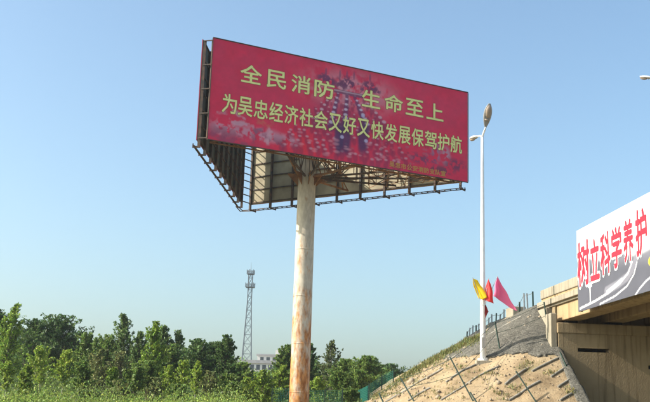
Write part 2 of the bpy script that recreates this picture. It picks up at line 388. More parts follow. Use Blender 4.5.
# ------------------------------------------------------------------ text
def glyph(ch):
    cu = bpy.data.curves.new('glyph', 'FONT'); cu.body = ch; cu.size = 1; cu.resolution_u = 2
    ob = bpy.data.objects.new('glyph', cu); COL.objects.link(ob)
    dg = bpy.context.evaluated_depsgraph_get(); me = bpy.data.meshes.new_from_object(ob.evaluated_get(dg))
    v = np.zeros(len(me.vertices)*3); me.vertices.foreach_get('co', v); v = v.reshape(-1, 3)[:, :2]
    f = [tuple(p.vertices) for p in me.polygons]
    bpy.data.objects.remove(ob); bpy.data.curves.remove(cu); bpy.data.meshes.remove(me)
    return v, f
def text_mesh(name, items, to3d, off, material, parent, bold=.02, rings=8):
    """items: (char, u0, u1, v0, v1) boxes on the sheet; to3d(u, v, out). Heavy strokes: the glyph struck several times round a small circle"""
    for ch, u0, u1, v0, v1 in items:
        v, f = glyph(ch); lo = v.min(0); hi = v.max(0)
        V = []; Fc = []
        bu = bold*(u1-u0); bv = bold*(v1-v0)
        for q in range(rings):
            a = 2*math.pi*q/rings; n = len(V)
            for x, y in v:
                V.append(tuple(to3d(u0+(x-lo[0])/(hi[0]-lo[0])*(u1-u0)+bu*math.cos(a), v0+(y-lo[1])/(hi[1]-lo[1])*(v1-v0)+bv*math.sin(a), off+.0008*q)))
            Fc += [tuple(n+i for i in p) for p in f]
        me = bpy.data.meshes.new(name); me.from_pydata(V, [], Fc); me.update()
        link(name, me, material, parent)

# ------------------------------------------------------------------ banner on the bridge
ban = thing('banner', 'white road maintenance banner with red characters hung along the bridge side', 'banner')
BZ0, BZ1, BS0, BS1, BT = 6.62, 10.25, -5.6, -21.0, .42      # far end .. near end
def b3(u, v, out): return bp(BS0-u, BT+out, BZ0+v)       # u runs from the far end towards the viewer
BW, BH = BS0-BS1, BZ1-BZ0
def px2ban(px, py):
    """sheet coordinates of a picture position"""
    d = _fw*FPX + _rt*(px-325) + _up*(201-py); o = Vector((0,0,EYE)); q = bp(0, BT, 0)
    k = (q-o).dot(LF)/d.dot(LF); p = o+d*k
    return BS0-(p-P0).dot(AX), p.z-BZ0
nx, ny = 420, 120
U, Vv = np.meshgrid(np.linspace(0, BW, nx), np.linspace(0, BH, ny))
C = np.ones((ny, nx, 3))*np.array([.80,.80,.80])
def smooth(a, b, x): k = np.clip((x-a)/(b-a), 0, 1); return k*k*(3-2*k)
# hillside and carriageway print in the lower part
hill = smooth(.16, -.16, Vv-(2.30-.10*U+.10*np.sin(U*1.7)))
C = C*(1-hill[..., None]) + np.array([.085,.085,.105])*hill[..., None]
hz_b = smooth(.75, -.1, np.abs(Vv-(2.45-.12*U)))*.15
C = C*(1-hz_b[..., None]) + np.array([.60,.58,.66])*hz_b[..., None]
def stroke(poly, wd, col, k=1.0):
    global C
    q = [px2ban(*p) for p in poly]; D = np.full_like(U, 9.)
    for (x0, y0), (x1, y1) in zip(q[:-1], q[1:]):
        t_ = np.clip(((U-x0)*(x1-x0)+(Vv-y0)*(y1-y0))/((x1-x0)**2+(y1-y0)**2), 0, 1); D = np.minimum(D, np.hypot(U-x0-t_*(x1-x0), Vv-y0-t_*(y1-y0)))
    mk = smooth(wd, wd*.6, D)*k; C = C*(1-mk[..., None]) + np.array(col)*mk[..., None]
stroke([(606,291),(618,284),(627,277),(633,268),(636,258)], .22, (.20,.195,.23), .8)
stroke([(580,308.5),(595,301),(608,293),(620,283),(628,273),(632,262)], .055, (.80,.78,.78))
stroke([(607,291.5),(615,285),(622,279)], .06, (.60,.70,.70))
stroke([(600,304),(615,296),(627,286),(634,274),(637,262)], .04, (.80,.78,.78))
stroke([(634,297),(640,288),(646,281),(652,276),(665,268)], .045, (.62,.62,.66))
du, dv = px2ban(590, 293)
sg = ((np.abs(U-du) < .05) & (Vv > dv-.5) & (Vv < dv+.3)) | ((np.abs(U-du) < .24) & (np.abs(Vv-dv-.34) < .10))
C[sg] = (.74,.76,.78)
yu, yv = px2ban(648, 262)
yb = smooth(.26, .18, np.hypot((U-yu-.25)*1.0, (Vv-yv)*1.4)); C = C*(1-yb[..., None]) + np.array([.85,.62,.03])*yb[..., None]
Vb = np.array([list(b3(u, v, 0)) for u, v in zip(U.ravel(), Vv.ravel())])
i, j = np.meshgrid(np.arange(nx-1), np.arange(ny-1)); a = (j*nx+i).ravel(); Fb = np.stack([a, a+1, a+nx+1, a+nx], -1)
sh = arrays('banner_sheet', Vb, Fb, M['print'], ban, C.reshape(-1, 3))
mb = MB(); mb.hexa([b3(0,0,-.06), b3(BW,0,-.06), b3(BW,0,-.003), b3(0,0,-.003), b3(0,BH,-.06), b3(BW,BH,-.06), b3(BW,BH,-.003), b3(0,BH,-.003)])
mb.build('backing_board', M['steel_grey'], ban)
for k in range(8):
    u = .12+k*(BW-.24)/7
    mb = MB(); mb.bar(b3(u, -.0, -.12), b3(u, BH+.0, -.12), .08); mb.build('frame_post', M['steel_grey'], ban)
chars = []
for ch, (x0, yt0, yb0), (x1, yt1, yb1) in (('树', (577.5,243.5,287), (590,240,283)), ('立', (590.5,241.5,281.5), (600,237,277)), ('科', (600.5,235,276), (611,231,271)),
        ('学', (611.5,229.5,270), (622.5,225,264)), ('养', (623.5,223,264), (634,217,258)), ('护', (635.5,212.5,258), (648,206,251))):
    u0, va = px2ban(x0, yt0); u1, vb = px2ban(x1, yb1); _, vc = px2ban(x0, yb0); _, vd = px2ban(x1, yt1)
    chars.append((ch, u0, u1, (vb+vc)/2, (va+vd)/2))
text_mesh('character_edge', chars, b3, .012, M['banner_white'], sh, bold=.085)
text_mesh('character', chars, b3, .024, M['banner_red'], sh, bold=.03)

# ------------------------------------------------------------------ billboard
A = Vector((-6.77, 53.66, 0)); B = Vector((9.21, 61.94, 0)); Fr = Vector((-6.10, 71.63, 0))
Z0, PH = 16.92, 6.08
cen = (A+B+Fr)/3
bb = thing('billboard', 'tall three sided red billboard on a single rusty pole', 'billboard', (cen.x, cen.y, 0))
bb_off = Vector((cen.x, cen.y, 0))
def bbuild(mb, name, material, parent=None, smooth=False):
    mb.v = [tuple(Vector(v)-bb_off) for v in mb.v]
    return mb.build(name, material, parent or bb, smooth)
# pole
gz = surf_z(cen.x, cen.y)-.4
mb = MB(); zs = np.linspace(gz, Z0+PH-.8, 20); n = 32
mb.tube([(cen.x, cen.y, z) for z in zs], [.625-.065*(z-gz)/22 for z in zs], n); pole = bbuild(mb, 'pole', M['pole'], smooth=True)
for z in (3.2, 6.2, 9.2, 12.2, 15.2):
    r = .625-.065*(z-gz)/22
    mb = MB(); mb.tube([(cen.x, cen.y, z-.03), (cen.x, cen.y, z+.03)], r+.008, n); bbuild(mb, 'weld_seam', M['pole'], pole, True)
for q in range(8):      # rusty gusset plates under the cantilevers
    a_ = 2*math.pi*q/8+.2; dv_ = Vector((math.cos(a_), math.sin(a_), 0)); p0 = Vector((cen.x, cen.y, 0))+dv_*.54; sd = Vector((-dv_.y, dv_.x, 0))*.02
    mb = MB(); a0 = p0+Vector((0,0,Z0-.55)); a1 = p0+Vector((0,0,Z0+.25)); a2 = p0+dv_*.75+Vector((0,0,Z0+.25)); a3 = p0+dv_*.70+Vector((0,0,Z0+.12))
    mb.hexa([a0-sd, a0+sd, a3+sd, a3-sd, a1-sd, a1+sd, a2+sd, a2-sd]); bbuild(mb, 'gusset', M['steel_rust'], pole)

def panel(P, Q, inward, front=False):
    """P -> Q along the bottom of a sheet, inward = towards the pole"""
    d = (Q-P); L_ = d.length; d.normalize()
    inn = inward
    def pt(u, k, z): return P + d*u + inn*k + Vector((0,0,z))
    return pt, L_, d
def ndir(P, Q):
    d = (Q-P).normalized(); n_ = Vector((-d.y, d.x, 0))
    return n_ if n_.dot(cen-P) > 0 else -n_
sheets = {}
L0 = A + Vector((-.68, .25, 0)); L1 = Fr + (A-Fr).normalized()*1.35 + Vector((-.10, 0, 0))
R0 = Fr + (B-Fr).normalized()*.72; R1 = B + (Fr-B).normalized()*.35
for nme, P, Q in (('front', A, B), ('left', L0, L1), ('back', R0, R1)):
    inn = ndir(P, Q); pt, L_, d = panel(P, Q, inn)
    sheets[nme] = (pt, L_, inn, d, P)
    mb = MB()
    mb.hexa([pt(0,0,Z0), pt(L_,0,Z0), pt(L_,.05,Z0), pt(0,.05,Z0), pt(0,0,Z0+PH), pt(L_,0,Z0+PH), pt(L_,.05,Z0+PH), pt(0,.05,Z0+PH)])
    pan = bbuild(mb, 'sign_panel', M['red_vinyl'] if nme != 'back' else M['red_vinyl'])
    # inner face sheets, one panel between each pair of posts
    npost = 10; step = L_/(npost-1)
    for k in range(npost-1):
        mb = MB(); u0 = k*step+.015; u1 = (k+1)*step-.015
        mb.hexa([pt(u0,.053,Z0+.02), pt(u1,.053,Z0+.02), pt(u1,.075,Z0+.02), pt(u0,.075,Z0+.02), pt(u0,.053,Z0+PH-.02), pt(u1,.053,Z0+PH-.02), pt(u1,.075,Z0+PH-.02), pt(u0,.075,Z0+PH-.02)])
        bbuild(mb, 'backing_sheet', M['sheet_back'] if nme == 'back' else M['sheet_dark'], pan)  # front panel's inner side coloured dark to cut bounced light inside the triangle
    for k in range(npost):
        u = min(max(k*step, .07), L_-.07)
        mb = MB(); drop = .44 if nme != 'front' else -.02
        mb.bar(pt(u,.17,Z0-drop), pt(u,.17,Z0+PH-.05), .13, .16, inn)
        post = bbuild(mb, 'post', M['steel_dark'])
        # inner chord of the upright truss with lacing
        if nme == 'front' and .5 < u < L_-.5:
            mb = MB(); kk = .95
            mb.bar(pt(u,kk,Z0+.1), pt(u,kk,Z0+PH-.15), .08)
            for q in range(6):
                za = Z0+.15+q*.95; zb = za+.95
                if q % 2: mb.bar(pt(u,.25,za), pt(u,kk,zb), .05)
                else: mb.bar(pt(u,kk,za), pt(u,.25,zb), .05)
                mb.bar(pt(u,.25,za), pt(u,kk,za), .05)
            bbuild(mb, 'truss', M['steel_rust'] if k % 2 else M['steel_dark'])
        if nme != 'front':
            ow = .20 if nme == 'left' else .56
            mb = MB(); mb.bar(pt(u,.25,Z0-.40), pt(u,-ow,Z0-.40), .07, .10); mb.bar(pt(u,-ow+.03,Z0-.46), pt(u,-ow+.03,Z0-.20), .06)
            bbuild(mb, 'catwalk_bracket', M['steel_dark'])
    for q in range(7):
        z = Z0+.12+q*(PH-.24)/6
        mb = MB(); mb.bar(pt(0,.11+.002*q,z), pt(L_,.11+.002*q,z), .06, .08); bbuild(mb, 'rail', M['steel_dark'])
    for q, z in enumerate((Z0+.1, Z0+2.1, Z0+4.1, Z0+PH-.2) if nme == 'front' else ()):
        mb = MB(); mb.bar(pt(.5,.952,z), pt(L_-.5,.952,z), .075); bbuild(mb, 'chord', M['steel_rust'] if q == 0 else M['steel_dark'])
    # bottom lacing between the sheet and the inner chord
    mb = MB(); k = 0
    u = .5
    while u < L_-1.2 and nme == 'front':
        a_, b_ = (.2, .95) if k % 2 else (.95, .2)
        mb.bar(pt(u,a_,Z0+.14), pt(u+.95,b_,Z0+.14), .045); u += .95; k += 1
    if nme == 'front': bbuild(mb, 'bottom_lacing', M['steel_rust'])
    if nme != 'front':
        mb = MB()
        ow = .17 if nme == 'left' else .50
        mb.bar(pt(0,-.10,Z0-.33), pt(L_,-.10,Z0-.33), .05, .05); mb.bar(pt(0,-ow,Z0-.33), pt(L_,-ow,Z0-.33), .05, .05)
        u = .1
        while u < L_ and nme == 'back': mb.bar(pt(u,-.10,Z0-.33), pt(u,-ow,Z0-.33), .035); u += .42
        bbuild(mb, 'catwalk', M['steel_dark'])
    if nme == 'front': fpan = pan; FPT = pt; FL = L_
# tie bars across the open corners
for (P1, P2, nb) in ((L0+ndir(L0,L1)*.12, A+ndir(A,B)*.12, 5), (L1+ndir(L0,L1)*.12, R0+ndir(R0,R1)*.12, 12), (R1+ndir(R0,R1)*.12, B+ndir(A,B)*.12-(B-A).normalized()*.2, 10)):
    for q in range(nb):
        z = Z0+.1+q*(PH-.2)/(nb-1)
        mb = MB(); mb.bar(P1+Vector((0,0,z)), P2+Vector((0,0,z)), .06); bbuild(mb, 'rung', M['steel_dark'])
pl_ = sheets['left'][0]; pk_ = sheets['back'][0]
mb = MB()
for o1, o2 in ((-.10, -.10), (-.25, -.50)):
    mb.bar(pl_(sheets['left'][1], o1, Z0-.335), Fr+(Fr-cen).normalized()*(-o2*.9)+Vector((0,0,Z0-.335)), .05); mb.bar(Fr+(Fr-cen).normalized()*(-o2*.9)+Vector((0,0,Z0-.337)), pk_(0, o2, Z0-.337), .05)
bbuild(mb, 'corner_catwalk', M['steel_dark'])
# cantilever trusses from the pole to the sheets
def hb(a, b, w_, name, material, extra=None):
    mb = MB(); mb.bar(a, b, w_); 
    if extra: extra(mb)
    return bbuild(mb, name, material)
for key in ('front', 'left', 'back'):
    pt, L_, inn, d, P = sheets[key]
    for frac in ((.30, .44, .58, .72, .92) if key == 'front' else () if key == 'left' else (.5, .72)):
        e = pt(L_*frac, .95 if key == 'front' else .25, 0); dv_ = (e-cen); dv_.z = 0; e0 = cen + dv_.normalized()*.55
        lo_e = Vector((e.x, e.y, Z0+.22)); lo_0 = Vector((e0.x, e0.y, Z0+.05)); hi_e = Vector((e.x, e.y, Z0+1.1)); hi_0 = Vector((e0.x, e0.y, Z0+2.0))
        mb = MB(); mb.bar(lo_0, lo_e, .11); mb.bar(hi_0, hi_e, .09)
        nseg = max(3, int(dv_.length/1.3))
        for q in range(nseg):
            f0 = q/nseg; f1 = (q+1)/nseg
            p0 = lo_0.lerp(lo_e, f0); p1 = hi_0.lerp(hi_e, f1); p2 = hi_0.lerp(hi_e, f0)
            mb.bar(p0, p2, .055); mb.bar((p0 if q % 2 else p2), (p1 if q % 2 else lo_0.lerp(lo_e, f1)), .055)
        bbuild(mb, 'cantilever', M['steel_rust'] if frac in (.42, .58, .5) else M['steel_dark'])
# ring beams joining the three inner chords at the bottom
pf = sheets['front'][0]; pk = sheets['back'][0]; pl = sheets['left'][0]
for fr, bk in ((.62,.62), (.74,.75), (.86,.88), (.5,.5), (.3,.32)):
    mb = MB(); p = pf(FL*fr, .95, Z0+.3); q = pk(sheets['back'][1]*bk, .95, Z0+.3)
    mb.bar(p, q, .09); mid = p.lerp(q, .5); mb.bar(p+Vector((0,0,1.2)), mid, .05); mb.bar(mid, q+Vector((0,0,1.2)), .05)
    bbuild(mb, 'tie_beam', M['steel_rust'])

# light horizontal lattice under the right hand part
for fr in (.60, .68, .76, .84, .92):
    p = pf(FL*fr, .3, Z0+.18); q = pk(sheets['back'][1]*fr, .3, Z0+.18); mb = MB(); mb.bar(p, q, .045)
    if fr < .9:
        p2_ = pf(FL*(fr+.08), .3, Z0+.19); q2_ = pk(sheets['back'][1]*(fr+.08), .3, Z0+.19)
        for k in range(3):
            a0 = p.lerp(q, k/3); a1 = p2_.lerp(q2_, (k+1)/3); b0 = p.lerp(q, (k+1)/3); b1 = p2_.lerp(q2_, k/3)
            mb.bar(a0+Vector((0,0,.02)), a1+Vector((0,0,.02)), .03); mb.bar(b0+Vector((0,0,.06)), b1+Vector((0,0,.06)), .03)
    bbuild(mb, 'light_bracing', M['steel_rust'])
for f in (.3, .55, .8):
    mb = MB(); mb.bar(pf(FL*.6, .3, Z0+.24).lerp(pk(sheets['back'][1]*.6, .3, Z0+.24), f), pf(FL*.95, .3, Z0+.24).lerp(pk(sheets['back'][1]*.95, .3, Z0+.24), f), .04); bbuild(mb, 'light_bracing', M['steel_dark'])

# printed front sheet ------------------------------------------------
def f3(u, v, out): 
    return FPT(u, -out, Z0+v)
def px2fr(px, py):
    d = _fw*FPX + _rt*(px-325) + _up*(201-py); o = Vector((0,0,EYE)); inn = sheets['front'][2]
    k = (A-o).dot(inn)/d.dot(inn); p = o+d*k
    return (p-A).dot((B-A).normalized()), p.z-Z0
nx, ny = 600, 200
U, Vv = np.meshgrid(np.linspace(0, FL, nx), np.linspace(0, PH, ny))
def vnoise(sx, sy, seed, oct_=4):
    r_ = np.random.default_rng(seed); out = np.zeros_like(U); amp = 1; tot = 0
    for o_ in range(oct_):
        gx = int(FL*sx*2**o_)+3; gy = int(PH*sy*2**o_)+3; G = r_.random((gy, gx))
        x = U/FL*(gx-2); y = Vv/PH*(gy-2); xi = np.clip(x.astype(int), 0, gx-2); yi = np.clip(y.astype(int), 0, gy-2); fx = x-xi; fy = y-yi
        fx = fx*fx*(3-2*fx); fy = fy*fy*(3-2*fy)
        out += amp*((G[yi,xi]*(1-fx)+G[yi,xi+1]*fx)*(1-fy)+(G[yi+1,xi]*(1-fx)+G[yi+1,xi+1]*fx)*fy); tot += amp; amp *= .55
    return out/tot
C = np.ones((ny, nx, 3))*np.array([.75,.024,.078])
def mixc(mask, col): 
    global C
    C = C*(1-mask[..., None]) + np.array(col)*mask[..., None]
def P_(px, py): return px2fr(px, py)
def blob(px, py, ru, rv, soft=1.0):
    u, v = P_(px, py); q = np.hypot((U-u)/ru, (Vv-v)/rv); return smooth(1, 1-soft, q)
N1 = vnoise(.5, .5, 1); N2 = vnoise(1.6, 1.6, 2); N3 = vnoise(4, 4, 3, 3)
mixc(smooth(.40, .7, N1)*.35, (.60,.05,.12))
mixc(blob(302,148,2.6,1.8)*.75, (.86,.02,.04))
mixc(blob(352,92,5.0,1.9)*smooth(.25,.55,N2)*.80, (.70,.38,.44))
mixc(blob(350,125,4.4,2.3)*smooth(.28,.50,N1)*.70, (.32,.03,.10))
# crowd seen as rows of helmets on a parade ground, spreading towards the viewer
r_ = np.random.default_rng(5)
ou, ov = P_(347, 92)
for row in range(13):
    f = (row+1)/13; v = ov-.35-f**1.2*3.6; half = .9+f*3.6; npp = int(8+row*.9); rad = .085+.10*f
    for k in range(npp):
        u = ou+(k/(npp-1)*2-1)*half + r_.normal(0, .10); vv = v+r_.normal(0, .07)
        if vv < .15: continue
        dd = smooth(rad, rad*.3, np.hypot(U-u, (Vv-vv)*1.7)); body = smooth(rad*1.3, rad*.5, np.hypot(U-u, (Vv-vv+rad*1.6)*.6))
        mixc(body*.55, (.30,.02,.075)); mixc(dd*.75, (.66,.30,.36) if r_.random() < .6 else (.62,.08,.12))
# files of pale helmets over dark uniforms
for sx_, sy_, ex, ey, nh in ((338,93,331,122,7), (347,94,345,120,6), (355,96,367,124,7), (330,96,316,118,6), (364,99,384,122,6)):
    su, sv = P_(sx_, sy_); eu, ev = P_(ex, ey); side = sx_ in (330, 364)
    for k in range(nh):
        f = k/(nh-1); u = su+(eu-su)*f; v = sv+(ev-sv)*f; rad = .11+.10*f
        mixc(smooth(rad*1.5, rad*.7, np.hypot(U-u, (Vv-v+rad*1.3)*.7))*.75, (.12,.03,.12) if not side else (.34,.03,.09))
        mixc(smooth(rad, rad*.45, np.hypot(U-u, (Vv-v)*1.5))*.9, (.64,.48,.60) if not side else (.66,.36,.42))
for px_, ru in ((339,.42), (345,.55), (363,.50)):
    mixc(blob(px_, 138, ru, 1.35, .5)*.88, (.085,.03,.11)); hu, hv = P_(px_, 122)
for px_, py_ in ((342,137), (366,141), (346,118), (363,116)):
    mixc(blob(px_, py_, .17, .15, .5)*.9, (.52,.42,.62))
for k in range(30):
    px_ = r_.uniform(300, 400); py_ = 138+(px_-300)*.17+r_.uniform(-6, 14); rr = r_.uniform(.10,.22)
    mixc(blob(px_, py_, rr*1.6, rr*.7, .7)*.45, (.74,.30,.36))
# dark crowns and a beam at the head of the formation
for px_, py_, ru, rv in ((325,78,.75,.42), (319,82,.5,.35), (331,82,.5,.35), (347,82,.95,.50), (341,86,.6,.4), (353,86,.7,.4), (369,86,.7,.45), (364,91,.5,.35), (376,91,.5,.3)):
    mixc(blob(px_, py_, ru, rv, .6)*smooth(.36,.52,N3)*.9, (.17,.035,.105))
for px_ in (326, 340, 347, 354, 370):
    mixc(blob(px_, 72+(px_-325)*.14, .10, .38, .6)*.7, (.24,.06,.14))
bu, bv = P_(334, 90.5); bu2, bv2 = P_(363, 96.5)
lv_ = bv+(bv2-bv)*(U-bu)/(bu2-bu)
mixc(((U > bu) & (U < bu2) & (np.abs(Vv-lv_) < .13))*.85, (.20,.06,.13)); mixc(((U > bu) & (U < bu2) & (np.abs(Vv-lv_-.05) < .04))*.7, (.58,.36,.42))
# mauve machinery lower left, grey statuary lower right
for px_, py_, ru, rv in ((222,128,1.2,.7), (245,132,1.6,.55), (268,136,1.5,.6), (285,140,1.2,.5)):
    mixc(blob(px_, py_, ru, rv, .8)*smooth(.42,.55,N3*.5+N2*.5)*.85, (.58,.27,.35))
    mixc(blob(px_, py_+4, ru, rv, .8)*smooth(.50,.60,N2)*.65, (.30,.06,.12))
for px_, py_, ru, rv, cc in ((436,152,.55,1.0,(.34,.18,.29)), (446,156,.5,.9,(.46,.30,.38)), (430,160,.9,.6,(.15,.05,.14)), (455,165,1.2,.6,(.13,.04,.10)), (418,158,1.0,.5,(.20,.04,.10)), (440,170,1.6,.4,(.12,.04,.08))):
    mixc(blob(px_, py_, ru, rv, .7)*smooth(.40,.58,N3)*.8, cc)
def pstroke(poly, wd, col, k=1.0):
    q = [P_(*p) for p in poly]; D = np.full_like(U, 9.)
    for (x0, y0), (x1, y1) in zip(q[:-1], q[1:]):
        t_ = np.clip(((U-x0)*(x1-x0)+(Vv-y0)*(y1-y0))/((x1-x0)**2+(y1-y0)**2), 0, 1); D = np.minimum(D, np.hypot(U-x0-t_*(x1-x0), Vv-y0-t_*(y1-y0)))
    mixc(smooth(wd*1.25, wd*.2, D+(N3-.5)*wd*2.2)*smooth(.30,.5,N2)*k, col)
pstroke([(231,124),(243,123),(251,126)], .20, (.64,.36,.44), .8); pstroke([(234,112),(244,118),(252,124)], .13, (.62,.34,.40), .7); pstroke([(214,115),(226,112)], .13, (.60,.30,.38), .6)
pstroke([(267,143),(270,132)], .22, (.66,.36,.42), .75); pstroke([(256,121),(270,123)], .22, (.66,.14,.10), .7); pstroke([(256,131),(261,129)], .16, (.20,.12,.20), .8)
pstroke([(213,135),(224,140),(245,144)], .25, (.30,.06,.13), .6)
for k in range(60):
    px_ = r_.uniform(380, 440); py_ = 125+(px_-380)*.2+r_.uniform(0, 34); rr = r_.uniform(.05,.14)
    mixc(blob(px_, py_, rr*1.4, rr, .6)*.4, (.46,.14,.20) if k % 2 else (.18,.02,.06))
C = C*(0.93+.14*N3[..., None])
Vp = np.array([list(f3(u, v, .006)-bb_off) for u, v in zip(U.ravel(), Vv.ravel())])
i, j = np.meshgrid(np.arange(nx-1), np.arange(ny-1)); a = (j*nx+i).ravel(); Fp = np.stack([a, a+1, a+nx+1, a+nx], -1)
art = arrays('printed_sheet', Vp, Fp, M['print'], fpan, C.reshape(-1, 3))
def f3b(u, v, out): return f3(u, v, out)-bb_off
def line_items(chars_, first, last):
    """boxes between first and last picture box (x0, x1, ymid0, h)"""
    return None
def box_px(x0, x1, y0, y1):
    """picture box -> sheet box; y0 top at x0 side, y1 bottom at x1 side"""
    sl_ = .19; w_ = x1-x0
    ua, va = px2fr(x0, y0+0); ub, vb = px2fr(x1, y1)
    return ua, ub, vb, va
row1 = []
for ch, x0, x1, yc in (('全',240.5,261.5,74.5), ('民',267,286,79.8), ('消',291.5,310,84.6), ('防',314.5,334,89.6), ('生',362,380,99.3), ('命',384.5,402.5,103.6), ('至',405.8,423,107.8), ('上',426.5,443,112)):
    ua, va = px2fr(x0, yc); ub, vb = px2fr(x1, yc); vc = (va+vb)/2; h = .54
    row1.append((ch, ua, ub, vc-h, vc+h))
M['letter_edge'] = mat('olive lettering edge', (.13,.12,.03), rough=.6)
text_mesh('character_edge', row1, f3b, .010, M['letter_edge'], fpan, bold=.036)
text_mesh('character', row1, f3b, .02, M['letter_yellow'], fpan, bold=.019)
row2 = []
s2 = '为吴忠经济社会又好又快发展保驾护航'
ua0, va0 = px2fr(222, 102.5); ub0, vb0 = px2fr(461.5, 145.6)
pit = (ub0-ua0+.10)/len(s2)
for k, ch in enumerate(s2):
    u = ua0+k*pit; f = k/(len(s2)-1); vc = va0+(vb0-va0)*f; h = .56
    row2.append((ch, u+.02, u+pit-.09, vc-h, vc+h))
text_mesh('character_edge', row2, f3b, .010, M['letter_edge'], fpan, bold=.036)
text_mesh('character', row2, f3b, .02, M['letter_yellow'], fpan, bold=.018)
row3 = []
s3 = '吴忠市公安消防支队宣'
ua0, va0 = px2fr(389, 164); ub0, vb0 = px2fr(446, 174); pit = (ub0-ua0)/len(s3)
for k, ch in enumerate(s3):
    u = ua0+k*pit; vc = va0+(vb0-va0)*(k/9); row3.append((ch, u+.02, u+pit-.04, vc-.17, vc+.17))
text_mesh('character', row3, f3b, .02, M['letter_orange'], fpan, bold=.03)
# thin metal edge strip
mb = MB()
for a_, b_ in ((f3(-.03,-.03,.02), f3(FL+.03,-.03,.02)), (f3(-.03,PH+.03,.02), f3(FL+.03,PH+.03,.02)), (f3(-.03,.02,.02), f3(-.03,PH-.02,.02)), (f3(FL+.03,.02,.02), f3(FL+.03,PH-.02,.02))):
    mb.bar(a_, b_, .05)
bbuild(mb, 'edge_trim', M['steel_dark'], fpan)

# ------------------------------------------------------------------ street lamps
def street_lamp(loc, h, label, near, far):
    """near, far: (arm vector, head direction, head length, half width) of the two luminaires"""
    t = thing('street_lamp', label, 'street lamp', loc, 'double headed street lamps')
    mb = MB(); zs = np.linspace(-.3, h, 8); mb.tube([(0,0,z) for z in zs], [.150-.075*(z+.3)/(h+.3) for z in zs], 16)
    p = mb.build('pole', M['lamp_white'], t, True)
    mb = MB(); mb.tube([(0,0,-.05),(0,0,.04)], .26, 16); mb.build('base_flange', M['lamp_white'], p)
    mb = MB(); mb.box(-.38,.38,-.38,.38,-.5,-.052); o_ = mb.build('footing', M['concrete_pale'], p); bevel(o_, .03)
    mb = MB(); mb.box(-.075,.075,-.160,-.135,.55,1.05); mb.build('access_door', M['lamp_grey'], p)
    for q in range(6):
        a_ = 2*math.pi*q/6+.4; mb = MB(); mb.tube([(.215*math.cos(a_), .215*math.sin(a_), .04), (.215*math.cos(a_), .215*math.sin(a_), .10)], .022, 6); mb.build('bolt', M['steel_grey'], p)
    for (arm_v, hd_dir, L_, hw), mtl in ((near, 'lamp_grey'), (far, 'lamp_white')):
        arm_v = Vector(arm_v); ad = Vector(hd_dir).normalized(); hz_ = Vector((ad.x, ad.y, 0)).normalized(); sd = Vector((-hz_.y, hz_.x, 0)); upv = sd.cross(ad)
        if upv.z < 0: upv = -upv
        s0 = Vector((0,0,h-.12)); e = s0+arm_v; pts = []
        for k in range(9):
            f = k/8; q1 = s0+Vector((0,0,1))*arm_v.length*.5; q2 = e-ad*arm_v.length*.4
            pts.append(s0*(1-f)**3+q1*3*f*(1-f)**2+q2*3*f*f*(1-f)+e*f**3)
        mb = MB(); mb.tube(pts, [.055-.012*k/8 for k in range(9)], 10); mb.build('arm', M['lamp_white'], t, True)
        V_ = []; F_ = []; ns, nr = 16, 18
        for i_ in range(ns+1):
            f = i_/ns; wd = max(.05, hw*(math.sin(math.pi*f**1.25)**.55 if 0 < f < 1 else 0)); 
            for k in range(nr):
                a_ = 2*math.pi*k/nr; ca, sa = math.cos(a_), math.sin(a_)
                V_.append(tuple(e + ad*(f*L_-.06) + sd*ca*wd + upv*(sa*wd*(.6 if sa > 0 else .32))))
        for i_ in range(ns):
            for k in range(nr): F_.append((i_*nr+k, i_*nr+(k+1) % nr, (i_+1)*nr+(k+1) % nr, (i_+1)*nr+k))
        F_.append(tuple(range(nr))[::-1]); F_.append(tuple(ns*nr+k for k in range(nr)))
        me = bpy.data.meshes.new('lamp_head'); me.from_pydata(V_, [], F_); me.update(); me.polygons.foreach_set('use_smooth', [True]*len(me.polygons))
        hd = link('lamp_head', me, M[mtl], t)
        mb = MB(); c = e + ad*(L_*.64) - upv*(hw*.24)
        ring = ((0,1.0), (.05,.85), (.085,.5), (.10,.05))
        for f, rr in ring:
            for k in range(14):
                a_ = 2*math.pi*k/14; mb.v.append(tuple(c + ad*math.cos(a_)*L_*.27*rr + sd*math.sin(a_)*hw*.74*rr - upv*(f+.02)))
        for i_ in range(len(ring)-1):
            for k in range(14): mb.f.append((i_*14+k, i_*14+(k+1) % 14, (i_+1)*14+(k+1) % 14, (i_+1)*14+k))
        mb.build('lens', M['lamp_glass'], hd, True)
        mb = MB(); mb.tube([e+ad*(L_*.30-.03), e+ad*(L_*.30+.03)], hw*.62, 14); mb.build('clamp_band', M['lamp_glass'], hd, True)
    return t
lb = hit(483, 360)
street_lamp(lb, at(482, 137.5, lb.y).z-lb.z, 'white double headed street lamp with bright flags standing on the sandy slope', ((.10,-.42,.55), (.10,-.50,.95), 1.25, .215), ((-.16,.30,.26), (-.40,.8,.05), .75, .16))

